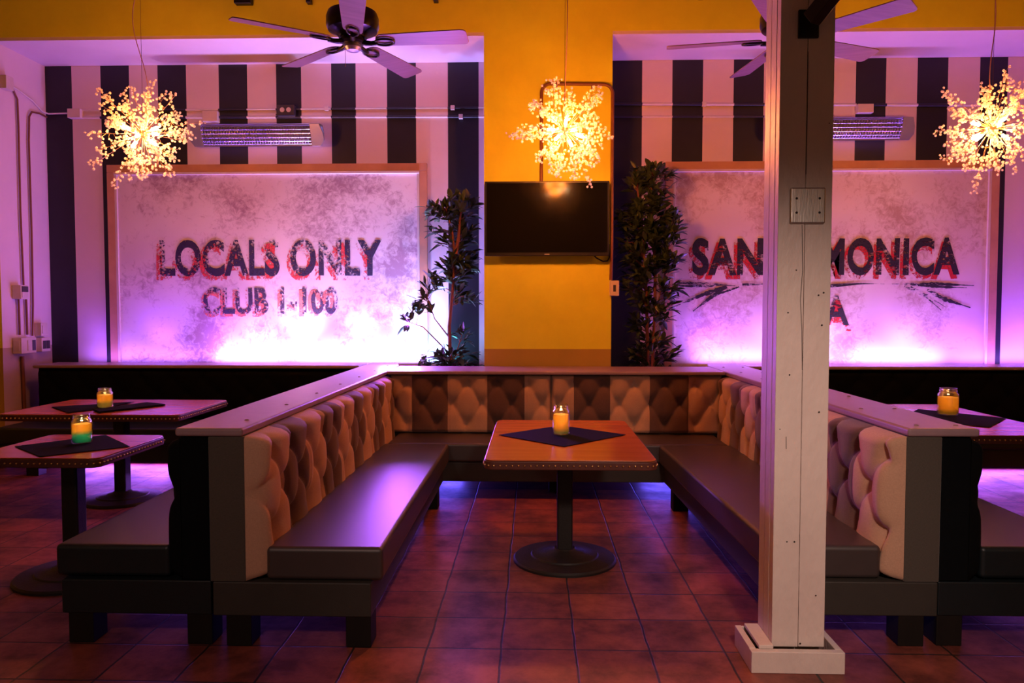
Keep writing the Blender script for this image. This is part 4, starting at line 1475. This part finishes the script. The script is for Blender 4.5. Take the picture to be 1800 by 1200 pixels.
plant((-0.80, 7.0, 0), [[(0.0, 0, 0.28), (0.01, 0, 0.9), (0.0, 0, 1.3), (0.03, 0, 1.62), (0.055, 0, 1.95), (0.03, 0.0, 2.2), (-0.03, 0, 2.42)], [(0.055, 0, 1.95), (0.09, 0, 2.15), (0.11, 0, 2.4)], [(0.0, 0, 1.2), (-0.14, 0, 1.38), (-0.22, 0, 1.62)], [(0.0, 0, 1.05), (-0.25, 0, 1.30), (-0.42, 0, 1.36)], [(0.01, 0, 0.9), (0.08, 0, 1.1), (0.13, 0, 1.25)]],
      [(0.10, 0.02, 2.42, 0.18, 0.14, 0.14, 20), (-0.10, 0, 2.40, 0.14, 0.12, 0.13, 11), (0.12, 0.04, 2.12, 0.15, 0.13, 0.2, 20), (-0.08, 0, 2.18, 0.10, 0.1, 0.12, 6), (0.08, 0.02, 1.85, 0.20, 0.14, 0.13, 26), (-0.13, 0, 1.72, 0.13, 0.12, 0.10, 9), (0.15, 0, 1.60, 0.13, 0.12, 0.10, 6), (-0.25, 0, 1.52, 0.11, 0.10, 0.10, 7), (-0.43, 0, 1.38, 0.07, 0.08, 0.10, 3), (0.10, 0, 1.25, 0.10, 0.1, 0.1, 4), (-0.10, 0, 0.98, 0.20, 0.14, 0.12, 13), (0.16, 0, 0.98, 0.16, 0.13, 0.14, 12)],
      'slim sparse laurel plant left of the television pier', 21)
plant((1.09, 7.0, 0), [[(0.03, 0, 0.28), (0.03, 0, 0.9), (0.05, 0, 1.4), (0.05, 0, 1.9), (0.0, 0, 2.4), (0.02, 0, 2.75)], [(0.04, 0, 0.28), (-0.01, 0, 0.9), (-0.03, 0, 1.6), (-0.08, 0, 2.3), (-0.12, 0, 2.6)], [(0.05, 0, 1.4), (0.14, 0, 1.8), (0.2, 0, 2.2)]],
      [(-0.02, 0, 2.62, 0.24, 0.16, 0.22, 46), (-0.05, 0.0, 2.32, 0.28, 0.17, 0.20, 60), (0.14, -0.02, 2.22, 0.20, 0.15, 0.18, 30), (-0.06, 0, 2.02, 0.26, 0.17, 0.2, 50), (0.15, 0, 1.92, 0.17, 0.14, 0.12, 20), (-0.06, 0, 1.70, 0.22, 0.15, 0.18, 34), (0.16, 0, 1.60, 0.15, 0.12, 0.14, 13), (-0.02, 0, 1.38, 0.24, 0.14, 0.16, 24), (0.04, 0, 1.10, 0.24, 0.14, 0.18, 26), (0.10, 0, 0.92, 0.2, 0.13, 0.1, 10)],
      'tall bushy laurel plant right of the television pier', 33)
